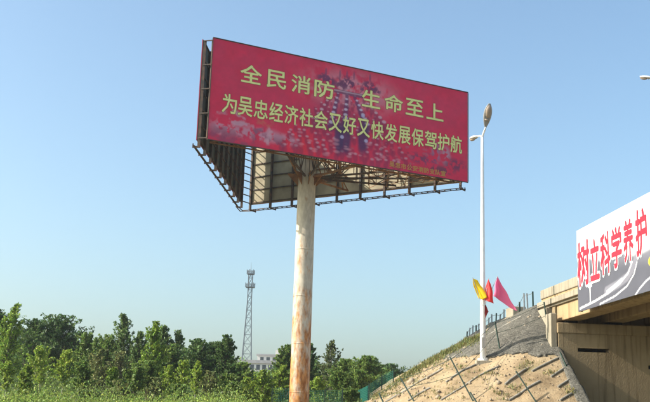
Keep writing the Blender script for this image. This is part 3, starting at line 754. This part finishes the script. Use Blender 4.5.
# ------------------------------------------------------------------ flags on the lamp pole
def flag(name, outline, Y, material, label, seed, depth=.35):
    """a soft three or four cornered cloth hanging in folds; outline of picture positions turned into metres round its hoist"""
    pts = [at(px, py, Y) for px, py in outline]
    c0 = pts[0]; r_ = random.Random(seed)
    bm = bmesh.new(); vs_ = [bm.verts.new(p) for p in pts]; bm.faces.new(vs_)
    bmesh.ops.triangulate(bm, faces=bm.faces[:]); bmesh.ops.subdivide_edges(bm, edges=bm.edges[:], cuts=11, use_grid_fill=True)
    bmesh.ops.triangulate(bm, faces=bm.faces[:])
    ph = r_.uniform(0, 6)
    for v in bm.verts:
        q = v.co-c0; ang_ = math.atan2(q.z, q.x+.001); rr_ = math.hypot(q.x, q.z); v.co.y += math.sin(ang_*9+ph)*.13*min(rr_, .8) + math.sin(q.x*9+q.z*4+ph)*.05 + q.x*.12; v.co.x += math.sin(q.z*8+ph)*.018
    me = bpy.data.meshes.new(name); 
    bmesh.ops.solidify(bm, geom=bm.faces[:], thickness=.012)
    bm.to_mesh(me); bm.free(); me.polygons.foreach_set('use_smooth', [True]*len(me.polygons))
    return me
FY = lb.y-.22
def make_flag(outline, Y, material, label, stick_top, stick_bot, seed):
    t = thing('flag', label, 'flag', tuple(stick_bot), 'pennants tied to the lamp pole')
    me = flag('cloth', outline, Y, material, label, seed)
    me.transform(Matrix.Translation(-Vector(stick_bot))); link('cloth', me, material, t)
    mb = MB(); mb.tube([(0,0,0), Vector(stick_top)-Vector(stick_bot)], .014, 8); mb.build('stick', M['steel_grey'], t)
pb = lb
make_flag([(472.5,278),(477.5,280),(482.5,286.5),(487,297.5),(483,299.5),(479,298),(475.8,292),(473.8,286)], FY-.18, M['flag_yellow'], 'yellow triangular flag tied to the white lamp pole', at(472.6,277.5,FY-.16), at(482.5,306,FY-.16), 1)
make_flag([(488.6,279),(491,284),(492.8,294),(493.4,303.5),(488,301.5),(483.5,299.5),(485.3,288)], FY-.14, M['flag_red'], 'bright red triangular flag between the yellow and pink ones', at(488.8,278,FY-.13), at(483.5,306,FY-.13), 2)
make_flag([(497.4,276.5),(501,282.5),(505,290),(510,299),(517,311),(510,307.5),(503,302),(493,296),(495,285)], FY-.16, M['flag_pink'], 'large pink triangular flag flying right of the lamp pole', at(497.6,276,FY-.15), at(484,307,FY-.15), 3)
make_flag([(484.6,303),(487,307),(489,311.5),(487,315),(485,318.5)], FY-.15, M['flag_dark'], 'small dull red flag hanging lowest on the lamp pole', at(484.6,302,FY-.15), at(484.3,319,FY-.15), 4)

# second lamp on the embankment road, only its head tip enters the picture
p2 = at(663, 84, 52.0); l2z = surf_z(p2.x, 52.0)
street_lamp((p2.x, 52.0, l2z), p2.z-l2z, 'white street lamp head tip cut by right picture edge', ((.5,-.7,.5), (.2,-.5,.85), 1.2, .21), ((-.42,.3,.55), (-.9,.35,.22), .8, .16))

# ------------------------------------------------------------------ fence and pipes on the slope
fn = thing('slope_fence', 'dark green metal posts of a fence running down the sandy slope', 'fence', tuple(hit(497, 350)))
foff = Vector(fn.location)
def fpart(mb, name, material):
    mb.v = [tuple(Vector(v)-foff) for v in mb.v]; return mb.build(name, material, fn)
tops = []
for (x0, y0, x1, y1) in ((544,302,549,337), (495,322,500,350), (450,357,473,401), (400.5,378,414,401.5), (516,371,536,402), (470,392,478,405), (560,352,567,368), (379,393,384,404)):
    b_ = hit(x1, y1); d = _fw*FPX + _rt*(x0-325) + _up*(201-y0)
    tp_ = at(x0, y0, b_.y + .35)
    tops.append((b_, tp_))
    mb = MB(); mb.bar(b_-(tp_-b_).normalized()*.25, tp_, .052); fpart(mb, 'post', M['fence_green'])
for i_, j_ in ((0,1), (1,2), (2,3), (3,7)):
    for f in (.95, .6):
        p0 = tops[i_][0].lerp(tops[i_][1], f); p1 = tops[j_][0].lerp(tops[j_][1], f); mid = p0.lerp(p1, .5)-Vector((0,0,.06)); mid.z = max(mid.z, surf_z(mid.x, mid.y)+.04)
        mb = MB(); mb.tube([p0, mid, p1], .011, 6); fpart(mb, 'wire', M['fence_green'])
for (x0, y0, x1, y1) in ((385,403,443,369.5), (450,360,521,318), (446,383,485,360.5), (441,401,499,367.5), (505,386,527,370), (509,402,540,382), (532,372.5,559,358.5), (551,378,564,370), (558,388,569,381), (560,402,572,394.5), (408,402,430,389)):
    a_ = hit(x0, y0); b_ = hit(x1, y1)
    for dz, r_2, mt in ((.045, .046, 'pipe'),):
        npt = 6; pts = []
        for k in range(npt):
            q = a_.lerp(b_, k/(npt-1)); pts.append(Vector((q.x, q.y, max(q.z, surf_z(q.x, q.y))+dz)))
        off2 = Vector((.05, -.09, 0)) if mt == 'dark_pipe' else Vector((0,0,0))
        mb = MB(); mb.tube([p+off2 for p in pts], r_2, 8); fpart(mb, 'rail', M[mt])

# loose stones and clods on the slope
r_ = np.random.default_rng(55); V_ = []; F_ = []
oct_v = np.array([(1,0,0),(0,1,0),(-1,0,0),(0,-1,0),(0,0,1),(0,0,-1)], float); oct_f = np.array([(0,1,4),(1,2,4),(2,3,4),(3,0,4),(1,0,5),(2,1,5),(3,2,5),(0,3,5)])
nst = 0
for k in range(2600):
    x = r_.uniform(1, 11.2); y = r_.uniform(37, 62); z = float(slope_z(x, y))
    if z < float(ground_z(x, y))-.1: continue
    sz = .018*math.exp(abs(r_.normal(0, .75))); v = oct_v*r_.uniform(.6, 1.3, (6, 3))*sz
    V_.append(v+np.array([x, y, z+sz*.35])); F_.append(oct_f+6*nst); nst += 1
st = arrays('stones', np.concatenate(V_), np.concatenate(F_), mat('clods', (.22,.165,.11), (.36,.30,.22), 9, .95)); tag(st, 'loose stones and clods scattered over the sandy slope', None, kind='stuff')

# low posts along the road shoulder at the top of the slope
cf = thing('shoulder_fence', 'row of short grey posts along the embankment crest beside the bridge', 'fence', tuple(bp(2, .1, 7.7)))
coff = Vector(cf.location); rr = random.Random(3)
prev = None
for k in range(19):
    s = 2.2+k*.82; p = bp(s, .10+rr.uniform(-.05,.05), 0); z = surf_z(p.x, p.y); hh = rr.uniform(.38,.60)*(1.7 if k < 3 else 1)
    mb = MB(); top = Vector((p.x+rr.uniform(-.05,.05), p.y, z+hh)); mb.bar(Vector((p.x,p.y,z-.2))-coff, top-coff, .075); mb.build('post', M['steel_grey'] if k % 3 else M['fence_green'], cf)
    if prev: 
        mb = MB(); mb.tube([prev-Vector((0,0,.1))-coff, top-Vector((0,0,.1))-coff], .012, 6); mb.build('wire', M['dark_pipe'], cf)
    prev = top
mb = MB(); q = bp(5.6, .12, 0); z = surf_z(q.x, q.y); mb.box(-.38,.38,-.7,.7,-.15,.42); o = mb.build('concrete_block', M['concrete_pale']); bevel(o, .04)
o.location = (q.x+.1, q.y, z); o.rotation_euler = (0, 0, .085); tag(o, 'low concrete block lying on the embankment crest', 'block')

# green wire mesh fences
def mesh_fence(p_list, h, label, sp=.10):
    base = Vector((p_list[0].x, p_list[0].y, surf_z(p_list[0].x, p_list[0].y)))
    t = thing('wire_mesh_fence', label, 'fence', tuple(base))
    for k, p in enumerate(p_list):
        z = surf_z(p.x, p.y); mb = MB(); mb.bar(Vector((p.x,p.y,z-.3))-base, Vector((p.x,p.y,z+h+.1))-base, .07); mb.build('post', M['fence_green'], t)
        if k == 0: continue
        a_ = p_list[k-1]; mb = MB(); za = surf_z(a_.x, a_.y); L_ = (Vector((p.x,p.y,z))-Vector((a_.x,a_.y,za))).length
        nv = int(L_/sp); nh = int(h/.11)
        for q in range(1, nv):
            f = q/nv; x = a_.x+(p.x-a_.x)*f; y = a_.y+(p.y-a_.y)*f; zz = za+(z-za)*f
            mb.bar(Vector((x,y,zz+.05))-base, Vector((x,y,zz+h))-base, .013)
        for q in range(nh+1):
            zz = .05+q*(h-.05)/nh; mb.bar(Vector((a_.x,a_.y,za+zz))-base, Vector((p.x,p.y,z+zz))-base, .012)
        mb.build('wire_panel', M['mesh_green'], t)
mesh_fence([at(x, 395, 66.0) for x in (272, 290, 307.5, 325, 342.5)], 1.75, 'teal green wire mesh fence beside the rusty billboard pole')
pts = [hit(x, y) for x, y in ((356,404.5),(371,399.5),(384,390.5),(396,382),(407,375))]
mesh_fence([Vector((p.x-.1, p.y+.8, p.z)) for p in pts[:4]], .95, 'teal green wire mesh fence climbing behind the sandy slope edge')

# ------------------------------------------------------------------ telecom tower and far building
TY = 310.0
tb = at(247, 360, TY); tt = at(250.8, 273.5, TY); tzg = 1.8
tw = thing('lattice_tower', 'slim grey steel lattice tower with antennas behind the trees', 'tower', (tt.x, TY, tzg))
TH = tt.z-tzg
def half(z): return 2.35-(2.35-.62)*min(1, z/(TH*.80))**.85
lv = [0]; 
while lv[-1] < TH*.97: lv.append(lv[-1]+max(1.9, 4.2-lv[-1]*.06))
lv[-1] = TH
def cnr(z, k): 
    h_ = half(z); return Vector(((-h_, h_, h_, -h_)[k], (-h_, -h_, h_, h_)[k], z))
for k in range(4):
    mb = MB()
    for i_ in range(len(lv)-1): mb.bar(cnr(lv[i_], k), cnr(lv[i_+1], k), .20)
    mb.build('leg', M['tower'], tw)
for i_ in range(len(lv)-1):
    mb = MB()
    for k in range(4):
        k2 = (k+1) % 4
        mb.bar(cnr(lv[i_], k), cnr(lv[i_+1], k2), .09); mb.bar(cnr(lv[i_], k2), cnr(lv[i_+1], k), .09); mb.bar(cnr(lv[i_+1], k), cnr(lv[i_+1], k2), .10)
    mb.build('bracing', M['tower'], tw)
for zf, wd in ((.90, 1.35), (.995, 1.05)):
    z = TH*zf; mb = MB(); mb.box(-wd, wd, -wd, wd, z-.12, z+.06)
    for q in range(12):
        a_ = 2*math.pi*q/12; c_, s_ = math.cos(a_)*wd, math.sin(a_)*wd; mb.bar((c_, s_, z), (c_, s_, z+1.0), .07)
        a2 = 2*math.pi*(q+1)/12; mb.bar((c_, s_, z+1.0), (math.cos(a2)*wd, math.sin(a2)*wd, z+1.0), .07)
    pf_ = mb.build('platform', M['tower'], tw)
    for q in range(6):
        a_ = 2*math.pi*q/6+.3; mb = MB(); c_, s_ = math.cos(a_)*(wd+.15), math.sin(a_)*(wd+.15); mb.box(c_-.12, c_+.12, s_-.08, s_+.08, z+.0, z+1.4); mb.build('antenna', M['tower'], pf_)
mb = MB(); mb.tube([(0,0,TH),(0,0,TH+1.5),(0,0,TH+3.6)], [.12,.08,.03], 8); mb.build('lightning_rod', M['tower'], tw)

BY = 285.0
def bx_(px, py, Y=BY): return at(px, py, Y)
c0 = bx_(236, 361.5); c1 = bx_(274, 361.5); u0 = bx_(257, 353.5); u1 = bx_(283, 353.5)
bd = thing('building', 'pale two level building with dark windows behind trees below the tower', 'building', (c0.x, BY, 1.8)); bo = Vector((c0.x, BY, 1.8))
def bbx(name, x0, x1, y0, y1, z0, z1, material, parent=bd):
    mb = MB(); mb.box(x0-bo.x, x1-bo.x, y0-bo.y, y1-bo.y, z0-bo.z, z1-bo.z); return mb.build(name, material, parent)
zt = c0.z-.3; bbx('lower_storeys', c0.x, c1.x, BY, BY+14, 1.5, zt, M['wall_pale'])
bbx('cornice', c0.x-.4, c1.x+.4, BY-.4, BY+14.4, zt+.002, zt+.9, M['roof_grey'])
wall2 = bbx('upper_storey', u0.x, u1.x, BY+3, BY+13, zt+.902, u0.z-.35, M['wall_pale']); bbx('roof', u0.x-.35, u1.x+.35, BY+2.6, BY+13.4, u0.z-.348, u0.z+.1, M['roof_grey'])
bbx('stair_head', u1.x-2.4, u1.x-.3, BY+5, BY+8, u0.z+.102, u0.z+1.5, M['wall_pale'])
for k in range(6):
    x = c0.x+.7+k*1.72
    for zc in (zt-1.9, zt-5.0, zt-8.1):
        wdw = bbx('window', x, x+1.05, BY-.03, BY-.003, zc, zc+1.5, M['glass_dark']); bbx('sill', x-.1, x+1.15, BY-.12, BY-.031, zc-.15, zc-.01, M['wall_pale'], wdw)
for k in range(4):
    x = u0.x+.8+k*1.8; wdw = bbx('window', x, x+1.0, BY+2.97, BY+2.997, zt+1.1, min(zt+2.0, u0.z-.6), M['glass_dark'])

# ------------------------------------------------------------------ trees
def leaves(P, size, cols, seed, flat=0.0):
    """P (n,3) leaf positions -> kite shaped leaf faces"""
    r_ = np.random.default_rng(seed); n = len(P)
    d = r_.normal(size=(n,3)); d[:, 2] *= (1-flat); d /= np.linalg.norm(d, axis=1)[:, None]
    e = r_.normal(size=(n,3)); e -= d*(e*d).sum(1)[:, None]; e /= np.linalg.norm(e, axis=1)[:, None]
    s = size*r_.uniform(.6, 1.4, n)[:, None]
    V_ = np.stack([P-d*s, P+e*s*.5, P+d*s, P-e*s*.5], 1).reshape(-1, 3)
    F_ = np.arange(4*n).reshape(-1, 4)
    return V_, F_, np.repeat(cols, 4, 0)
def shade(base, n, seed, var=.35):
    r_ = np.random.default_rng(seed); k = np.exp(r_.normal(0, var, n))[:, None]
    c = np.array(base)[None]*k; c[:, 0] *= r_.uniform(.8, 1.25, n); return np.clip(c, .004, .5)
def dome(f, a=.12, p=.6): return max(0.0, math.sin(math.pi*min(1, a+(1-a)*f)))**p
KIND = {
 'broad':  dict(base=(.145,.220,.046), n=6500, prof=lambda f: dome(f, .26, .5), low=.42, cl=85, cs=.27, leaf=.12),
 'dense':  dict(base=(.082,.142,.038), n=7600, prof=lambda f: dome(f, .28, .48), low=.40, cl=100, cs=.28, leaf=.12),
 'poplar': dict(base=(.115,.180,.052), n=5400, prof=lambda f: dome(f, .20, .55)*(1.2-.35*f), low=.34, cl=110, cs=.30, leaf=.115),
 'bright': dict(base=(.170,.265,.034), n=5400, prof=lambda f: dome(f, .20, .55)*(1.2-.40*f), low=.30, cl=110, cs=.30, leaf=.115),
 'young':  dict(base=(.270,.370,.055), n=3300, prof=lambda f: dome(f, .06, .75), low=.40, cl=50, cs=.26, leaf=.105),
 'twiggy': dict(base=(.095,.120,.042), n=3000, prof=lambda f: dome(f, .10, .7), low=.34, cl=90, cs=.20, leaf=.105),
 'brown':  dict(base=(.175,.200,.070), n=3600, prof=lambda f: dome(f, .18, .6), low=.05, cl=70, cs=.24, leaf=.105),
 'willow': dict(base=(.210,.295,.042), n=5200, prof=lambda f: dome(f, .08, .6), low=.15, cl=80, cs=.25, leaf=.115),
}
def tree(px, ytop, Y, kind, half_px, label, seed, name='tree', thin=False):
    K = KIND[kind]; top = at(px, ytop, Y); gz_ = surf_z(top.x, Y); H = top.z-gz_; rad = half_px*Y/FPX*(1.22 if kind in ('broad','dense') and name == 'tree' else 1.02)
    r_ = np.random.default_rng(seed)
    t = thing(name, label, 'tree' if name.endswith('tree') else 'bush', (top.x, Y, gz_))
    lean = r_.normal(0, .02*H, 2)
    # trunk and limbs
    mb = MB(); zs = np.linspace(-.2, H*.93, 9); r0 = (.016*H+.02)*(.55 if thin else 1)
    tr = [Vector((lean[0]*(z/H)**2+.02*H*math.sin(z*1.1+seed)*.5, lean[1]*(z/H)**2, z)) for z in zs]
    mb.tube(tr, [r0*(1-.9*k/8) for k in range(9)], 8)
    ncl = K['cl']; cents = []; 
    for k in range(ncl):
        f = ((k+.5)/ncl + r_.normal(0, .04))%1.0; f = f**.85; z = H*(K['low']+(1-K['low'])*f*.97); a_ = r_.uniform(0, 2*math.pi); pr_ = K['prof'](f)
        q = math.sqrt(r_.random())*.86+.10
        rr_ = rad*pr_*q*(.70+.62*r_.random()**2)
        cents.append((lean[0]*(z/H)**2+math.cos(a_)*rr_, lean[1]*(z/H)**2+math.sin(a_)*rr_, z))
        if k % 3 == 0:
            zb = max(H*.12, z-rr_*r_.uniform(.6, 1.3)-.3); i0 = np.interp(zb, zs, range(9)); p0 = tr[min(8, int(i0))]
            p0 = Vector((lean[0]*(zb/H)**2, lean[1]*(zb/H)**2, zb)); p1 = Vector(cents[-1]); mid = p0.lerp(p1, .5)+Vector((0,0,-.08*rr_))
            mb.tube([p0, mid, p1], [r0*.42, r0*.28, r0*.10], 5)
    mb.build('trunk', M['bark_pale'] if kind in ('young','twiggy') else M['bark'], t, True)
    cents = np.array(cents); n = K['n']; idx = r_.integers(0, ncl, n)
    cs = rad*K['cs']*r_.uniform(.45, 1.45, ncl)
    off = r_.normal(size=(n,3)); off /= np.linalg.norm(off, axis=1)[:, None]; off *= (r_.random(n)**.6*np.where(r_.random(n) < .12, 1.6, 1.0))[:, None]
    # leaves sit along sprays that point outwards and up from the stem
    sp = cents.copy(); sp[:, 2] = np.maximum(cents[:, 2]*(0 if kind in ('poplar','bright') else .12), .25*np.hypot(cents[:, 0], cents[:, 1])+rad*(1.1 if kind in ('poplar','bright') else .25)*r_.uniform(.3, 1.3, ncl))
    sp += r_.normal(0, .25*rad, sp.shape); sp /= np.linalg.norm(sp, axis=1)[:, None]
    al = r_.uniform(-1, 1, n); P = cents[idx] + sp[idx]*(al*cs[idx]*1.9)[:, None] + off*(cs[idx]*(.62-.38*np.maximum(al, 0)))[:, None]
    P = P[(P[:, 2] > .12*H*(K['low'] > .1)) & (P[:, 2] < H*1.02)]
    # leaf tone differs a little between clumps
    ctone = np.exp(r_.normal(0, .20, ncl))[idx[:len(P)]]
    cols = shade(K['base'], len(P), seed+9, .26)*ctone[:, None]
    V_, F_, C_ = leaves(P, K['leaf']*(.75+.04*rad)*Y/72, cols, seed+5)
    arrays('crown', V_, F_, M['leaf'], t, C_)
    return t
TREES = [
 (2,311,80,'dense',13,'dark tree cut by the left picture edge'),
 (12,305,74,'bright',13,'tall light green tree with feathery tip nearest the left picture edge'),
 (36,321,86,'dense',19,'broad dark green tree left of the flat topped dark tree'),
 (66,317,88,'dense',19,'broad dark tree with flat ragged top at left'),
 (43,347,60,'young',14,'yellow green young tree on thin pale trunk, left of the pair'),
 (65,350,59,'young',9,'narrow yellow green young tree on thin pale trunk, right of the pair'),
 (88,334,84,'broad',11,'round green tree just right of the flat topped dark tree'),
 (108,336,83,'broad',13,'green tree just left of the tall dark poplar'),
 (98,350,68,'brown',13,'brownish olive bushy tree in the row left of the dark poplar'),
 (126.5,316,82,'poplar',11,'tall dark poplar standing out at left centre of tree row'),
 (140,333,80,'poplar',9,'slim dark tree between the tall poplar and bright green poplar'),
 (122,352,68,'brown',12,'brownish olive bushy tree in front of the tall dark poplar'),
 (155,323,72,'bright',11,'bright green narrow poplar with pointed top'),
 (163,327,84,'poplar',9,'dark ragged tree top just behind the bright green poplar'),
 (148,362,66,'broad',10,'green bushy tree below the bright green poplar on its left'),
 (179,331,84,'poplar',9,'dark poplar top right of the bright green poplar'),
 (170,345,82,'broad',10,'green tree filling the dip right of the bright poplar'),
 (199,340,80,'dense',14,'dark broad tree left of the lattice tower'),
 (214,343,82,'dense',11,'dark tree between the broad one and the conical one'),
 (228,336,78,'dense',8,'dark conical tree just left of the lattice tower'),
 (184,361,62,'young',8,'light green young tree in front of the dark broad tree, left one'),
 (197,362,61,'young',6,'light green slim young tree in front of the dark broad tree, right one'),
 (212,371,60,'brown',12,'olive brown bushy tree below the dark conical tree'),
 (244,363,92,'broad',9,'mid green tree below the lattice tower'),
 (264,371,70,'willow',11,'yellow green willow like tree in front of the pale building'),
 (280,366,72,'willow',9,'yellow green tree touching the left side of the billboard pole'),
 (287,346,94,'broad',10,'green tree rising behind the billboard pole on its left'),
 (309,345,92,'dense',8,'dark green tree directly right of the billboard pole'),
 (331,341,88,'twiggy',12,'sparse twiggy tree on a thin pale trunk right of the pole'),
 (318,377,70,'young',8,'small yellow green tree right of the pole behind the mesh fence'),
 (346,360,86,'broad',11,'rounded green tree right of the twiggy tree'),
 (366,357,92,'broad',11,'rounded green tree nearest the sandy slope'),
 (8,362,56,'young',8,'light green sapling in the bottom left corner'),
 (26,366,57,'willow',7,'mid green slender sapling between the corner sapling and the yellow green pair'),
 (84,362,62,'broad',8,'mid green slender sapling right of the yellow green pair'),
 (113,368,60,'bright',6,'bright green sapling low in front of the brownish trees'),
 (136,364,63,'broad',8,'mid green sapling low left of the bright green poplar'),
 (168,366,60,'young',7,'yellow green sapling low right of the bright green poplar'),
 (227,374,62,'broad',8,'mid green sapling below the dark conical tree'),
 (248,378,63,'young',7,'yellow green sapling below the foot of the lattice tower'),
 (340,372,76,'broad',9,'mid green tree just behind the right end of the mesh fence'),
 (357,370,80,'broad',9,'green tree between the two rounded trees and the fence'),
 (388,365,136,'dense',14,'low dark tree behind the foot of the sandy slope'),
]
for k, (px, yt, Y, kd, hp, lab) in enumerate(TREES):
    tree(px, yt, Y, kd, hp, lab, 100+k*13, thin=kd in ('young','twiggy'))
BUSHES = [
 (90,391,52,'dense',9,'dark low bush in the bright weeds at bottom left'),
 (156,378,58,'brown',9,'olive shrub under the bright green poplar'),
 (232,382,60,'broad',12,'green shrub between the olive tree and the willow'),
 (120,381,57,'brown',11,'brown green shrub below the dark poplar'),
 (178,385,57,'broad',10,'green shrub under the light young trees'),
 (350,389,72,'broad',9,'green shrub right of the mesh fence panel'),
]
for k, (px, yt, Y, kd, hp, lab) in enumerate(BUSHES):
    tree(px, yt, Y, kd, hp, lab, 900+k*17, name='bush')

# wood behind, reads as one mass
prof = np.array([(-60,318),(0,332),(20,337),(50,337),(85,346),(120,350),(150,352),(190,352),(215,352),(236,362),(246,372),(262,374),(275,368),(290,360),(320,362),(350,364),(376,364),(384,372),(400,376),(420,380)], float)
r_ = np.random.default_rng(77)
def wood(n, Y0, Y1, lift, name, label, leaf, seed, base, xr=(-60, 400)):
    r_ = np.random.default_rng(seed); ncl = n//70
    px = r_.uniform(*xr, ncl); Y = r_.uniform(Y0, Y1, ncl); yt = np.interp(px, prof[:, 0], prof[:, 1])+lift+r_.normal(0, 4, ncl)+5
    cp = []; cr = []; ct = []
    for a_, b_, y_ in zip(px, yt, Y):
        top = at(a_, b_, y_); g_ = surf_z(top.x, y_); z = g_+(top.z-g_)*(1-r_.random()**1.6*.95); cp.append((top.x, y_, z)); cr.append(r_.uniform(.35,.9)*y_/100); ct.append(math.exp(r_.normal(0,.3)))
    cp = np.array(cp); cr = np.array(cr); ct = np.array(ct); idx = r_.integers(0, ncl, n)
    off = r_.normal(size=(n,3)); off /= np.linalg.norm(off, axis=1)[:, None]; off *= (r_.random(n)**.45)[:, None]
    P = cp[idx]+off*cr[idx][:, None]; gz2 = ground_z(P[:, 0], P[:, 1]); ok = P[:, 2] > gz2; P = P[ok]
    V_, F_, C_ = leaves(P, leaf, shade(base, len(P), seed+1, .28)*ct[idx[ok]][:, None], seed+2)
    o = arrays(name, V_, F_, M['leaf'], None, C_); tag(o, label, None, kind='stuff')
wood(90000, 96, 118, 0, 'woodland', 'dense green wood behind the single trees', .20, 11, (.100,.160,.045))
wood(70000, 66, 92, 36, 'undergrowth', 'scrub filling the space under the trees', .075, 21, (.120,.180,.045), (-40, 372))

# bright weeds at the foot of the trees
def tufts(name, label, pts, h, base, seed, n_each=14, wid=.028):
    r_ = np.random.default_rng(seed); V_ = []; C_ = []
    for p in pts:
        if p[1] > 158 or p[2] > surf_z(p[0], p[1])+.05: continue      # sight line passed over the crest
        for q in range(n_each):
            hh = h*r_.uniform(.45, 1.15); a_ = r_.uniform(0, 2*math.pi); ln = r_.uniform(.1,.6)*hh
            b_ = np.array([p[0]+r_.normal(0,.10), p[1]+r_.normal(0,.10), p[2]-.03]); tip = b_+np.array([math.cos(a_)*ln, math.sin(a_)*ln, hh]); sd = np.array([-math.sin(a_), math.cos(a_), 0])*wid
            mid = (b_+tip)/2+np.array([0,0,.12*hh])
            V_ += [b_-sd, mid-sd*1.5, tip, mid+sd*1.5]; c = np.array(base)*math.exp(r_.normal(0,.3)); c[0] *= r_.uniform(.8,1.35); C_ += [c]*4
    V_ = np.array(V_); F_ = np.arange(len(V_)).reshape(-1, 4)
    o = arrays(name, V_, F_, M['leaf'], None, np.clip(np.array(C_), .004, .5)); tag(o, label, None, kind='stuff')
pts = []; tall = []
clump = [(r_.uniform(-23, 0), r_.uniform(45, 58), r_.uniform(.5, 1.5), r_.uniform(.25, 1.0)) for k in range(120)]
groups = {0: [], 1: [], 2: []}
clump = [c for c in clump if c[0] < -3.4-.02*(c[1]-45)]
for cx_, cy_, cr_, ch_ in clump:
    gk = 0 if ch_ < .6 else 1 if ch_ < .9 else 2
    for k in range(int(26*cr_*cr_)+6):
        x = cx_+r_.normal(0, cr_*.6); y = cy_+r_.normal(0, cr_*.5)
        groups[gk].append((x, y, float(ground_z(x, y))))
def mounds(label, pts, h, base, seed, n_each, leaf):
    r_ = np.random.default_rng(seed); P = np.repeat(np.array(pts), n_each, 0); n = len(P)
    k = np.repeat(r_.uniform(.4, 1.25, len(pts)), n_each); tone = np.repeat(np.exp(r_.normal(0, .3, len(pts))), n_each)
    P = P+np.stack([r_.normal(0, .22, n), r_.normal(0, .22, n), np.abs(r_.normal(0, .55, n))*h*k], -1)
    V_, F_, C_ = leaves(P, leaf, shade(base, n, seed+1, .3)*tone[:, None], seed+2, -1.2)
    o = arrays('weeds', V_, F_, M['leaf'], None, C_); tag(o, label, None, kind='stuff')
mounds('low yellow green weeds in front of the trees', groups[0], .5, (.23,.31,.06), 31, 26, .05)
mounds('knee high green weeds in front of the trees', groups[1], .85, (.19,.265,.052), 32, 28, .052)
mounds('tallest green weed clumps in front of the trees', groups[2], 1.15, (.13,.18,.042), 33, 30, .055)
pts = []
for k in range(520):     # grass along the crest
    px = r_.uniform(372, 482); s = np.interp(px, [372,410,430,460,480,486], [397,372,360,344.5,334,331])
    p = hit(px, s+abs(r_.normal(0, 3.2))+1.0+(2.5 if px > 470 else 0)); pts.append(tuple(p))
for (px, py, n_, sp) in ((391,395,16,7), (412,378,16,8), (428,364,18,9), (446,353,22,9), (465,339,16,8), (478,328,10,5), (527,366,8,6), (515,391,9,6), (504,398,8,5), (570,392,9,4), (550,374,7,5), (446,392,8,8), (480,375,8,8), (460,372,8,8), (425,398,8,8), (500,380,6,12), (440,385,10,20)):
    for q in range(n_):
        p = hit(px+r_.normal(0, sp), py+r_.normal(0, sp*.45)); pts.append(tuple(p))
tufts('slope_grass', 'green grass tufts along the top of the sandy slope', pts, .19, (.19,.20,.075), 41, 7, .014)

pts = []
for k in range(240):
    px = np.interp(r_.random(), [0, .45, 1], [400, 442, 484]); q = np.interp(px, [372,410,430,460,480,486], [397,372,360,344.5,334,331])
    pts.append(tuple(hit(px, q+abs(r_.normal(0, 1.6))+1.5+(1.5 if px > 470 else 0))))
tufts('crest_shrubs', 'taller green weeds on the skyline of the embankment', pts, .30, (.19,.21,.075), 43, 12, .016)

# ------------------------------------------------------------------ air
mb = MB(); mb.box(-960, 960, -960, 960, -3, 62); hz = mb.build('haze', None); tag(hz, 'thin summer haze', None, kind='stuff')
hm = bpy.data.materials.new('thin haze'); hm.use_nodes = True; hn = hm.node_tree.nodes; hn.clear()
vo = hn.new('ShaderNodeVolumePrincipled'); vo.inputs['Color'].default_value = (.88,.93,.98,1); vo.inputs['Density'].default_value = .00025; vo.inputs['Anisotropy'].default_value = .3
ho = hn.new('ShaderNodeOutputMaterial'); hm.node_tree.links.new(vo.outputs[0], ho.inputs['Volume']); hz.data.materials.append(hm)
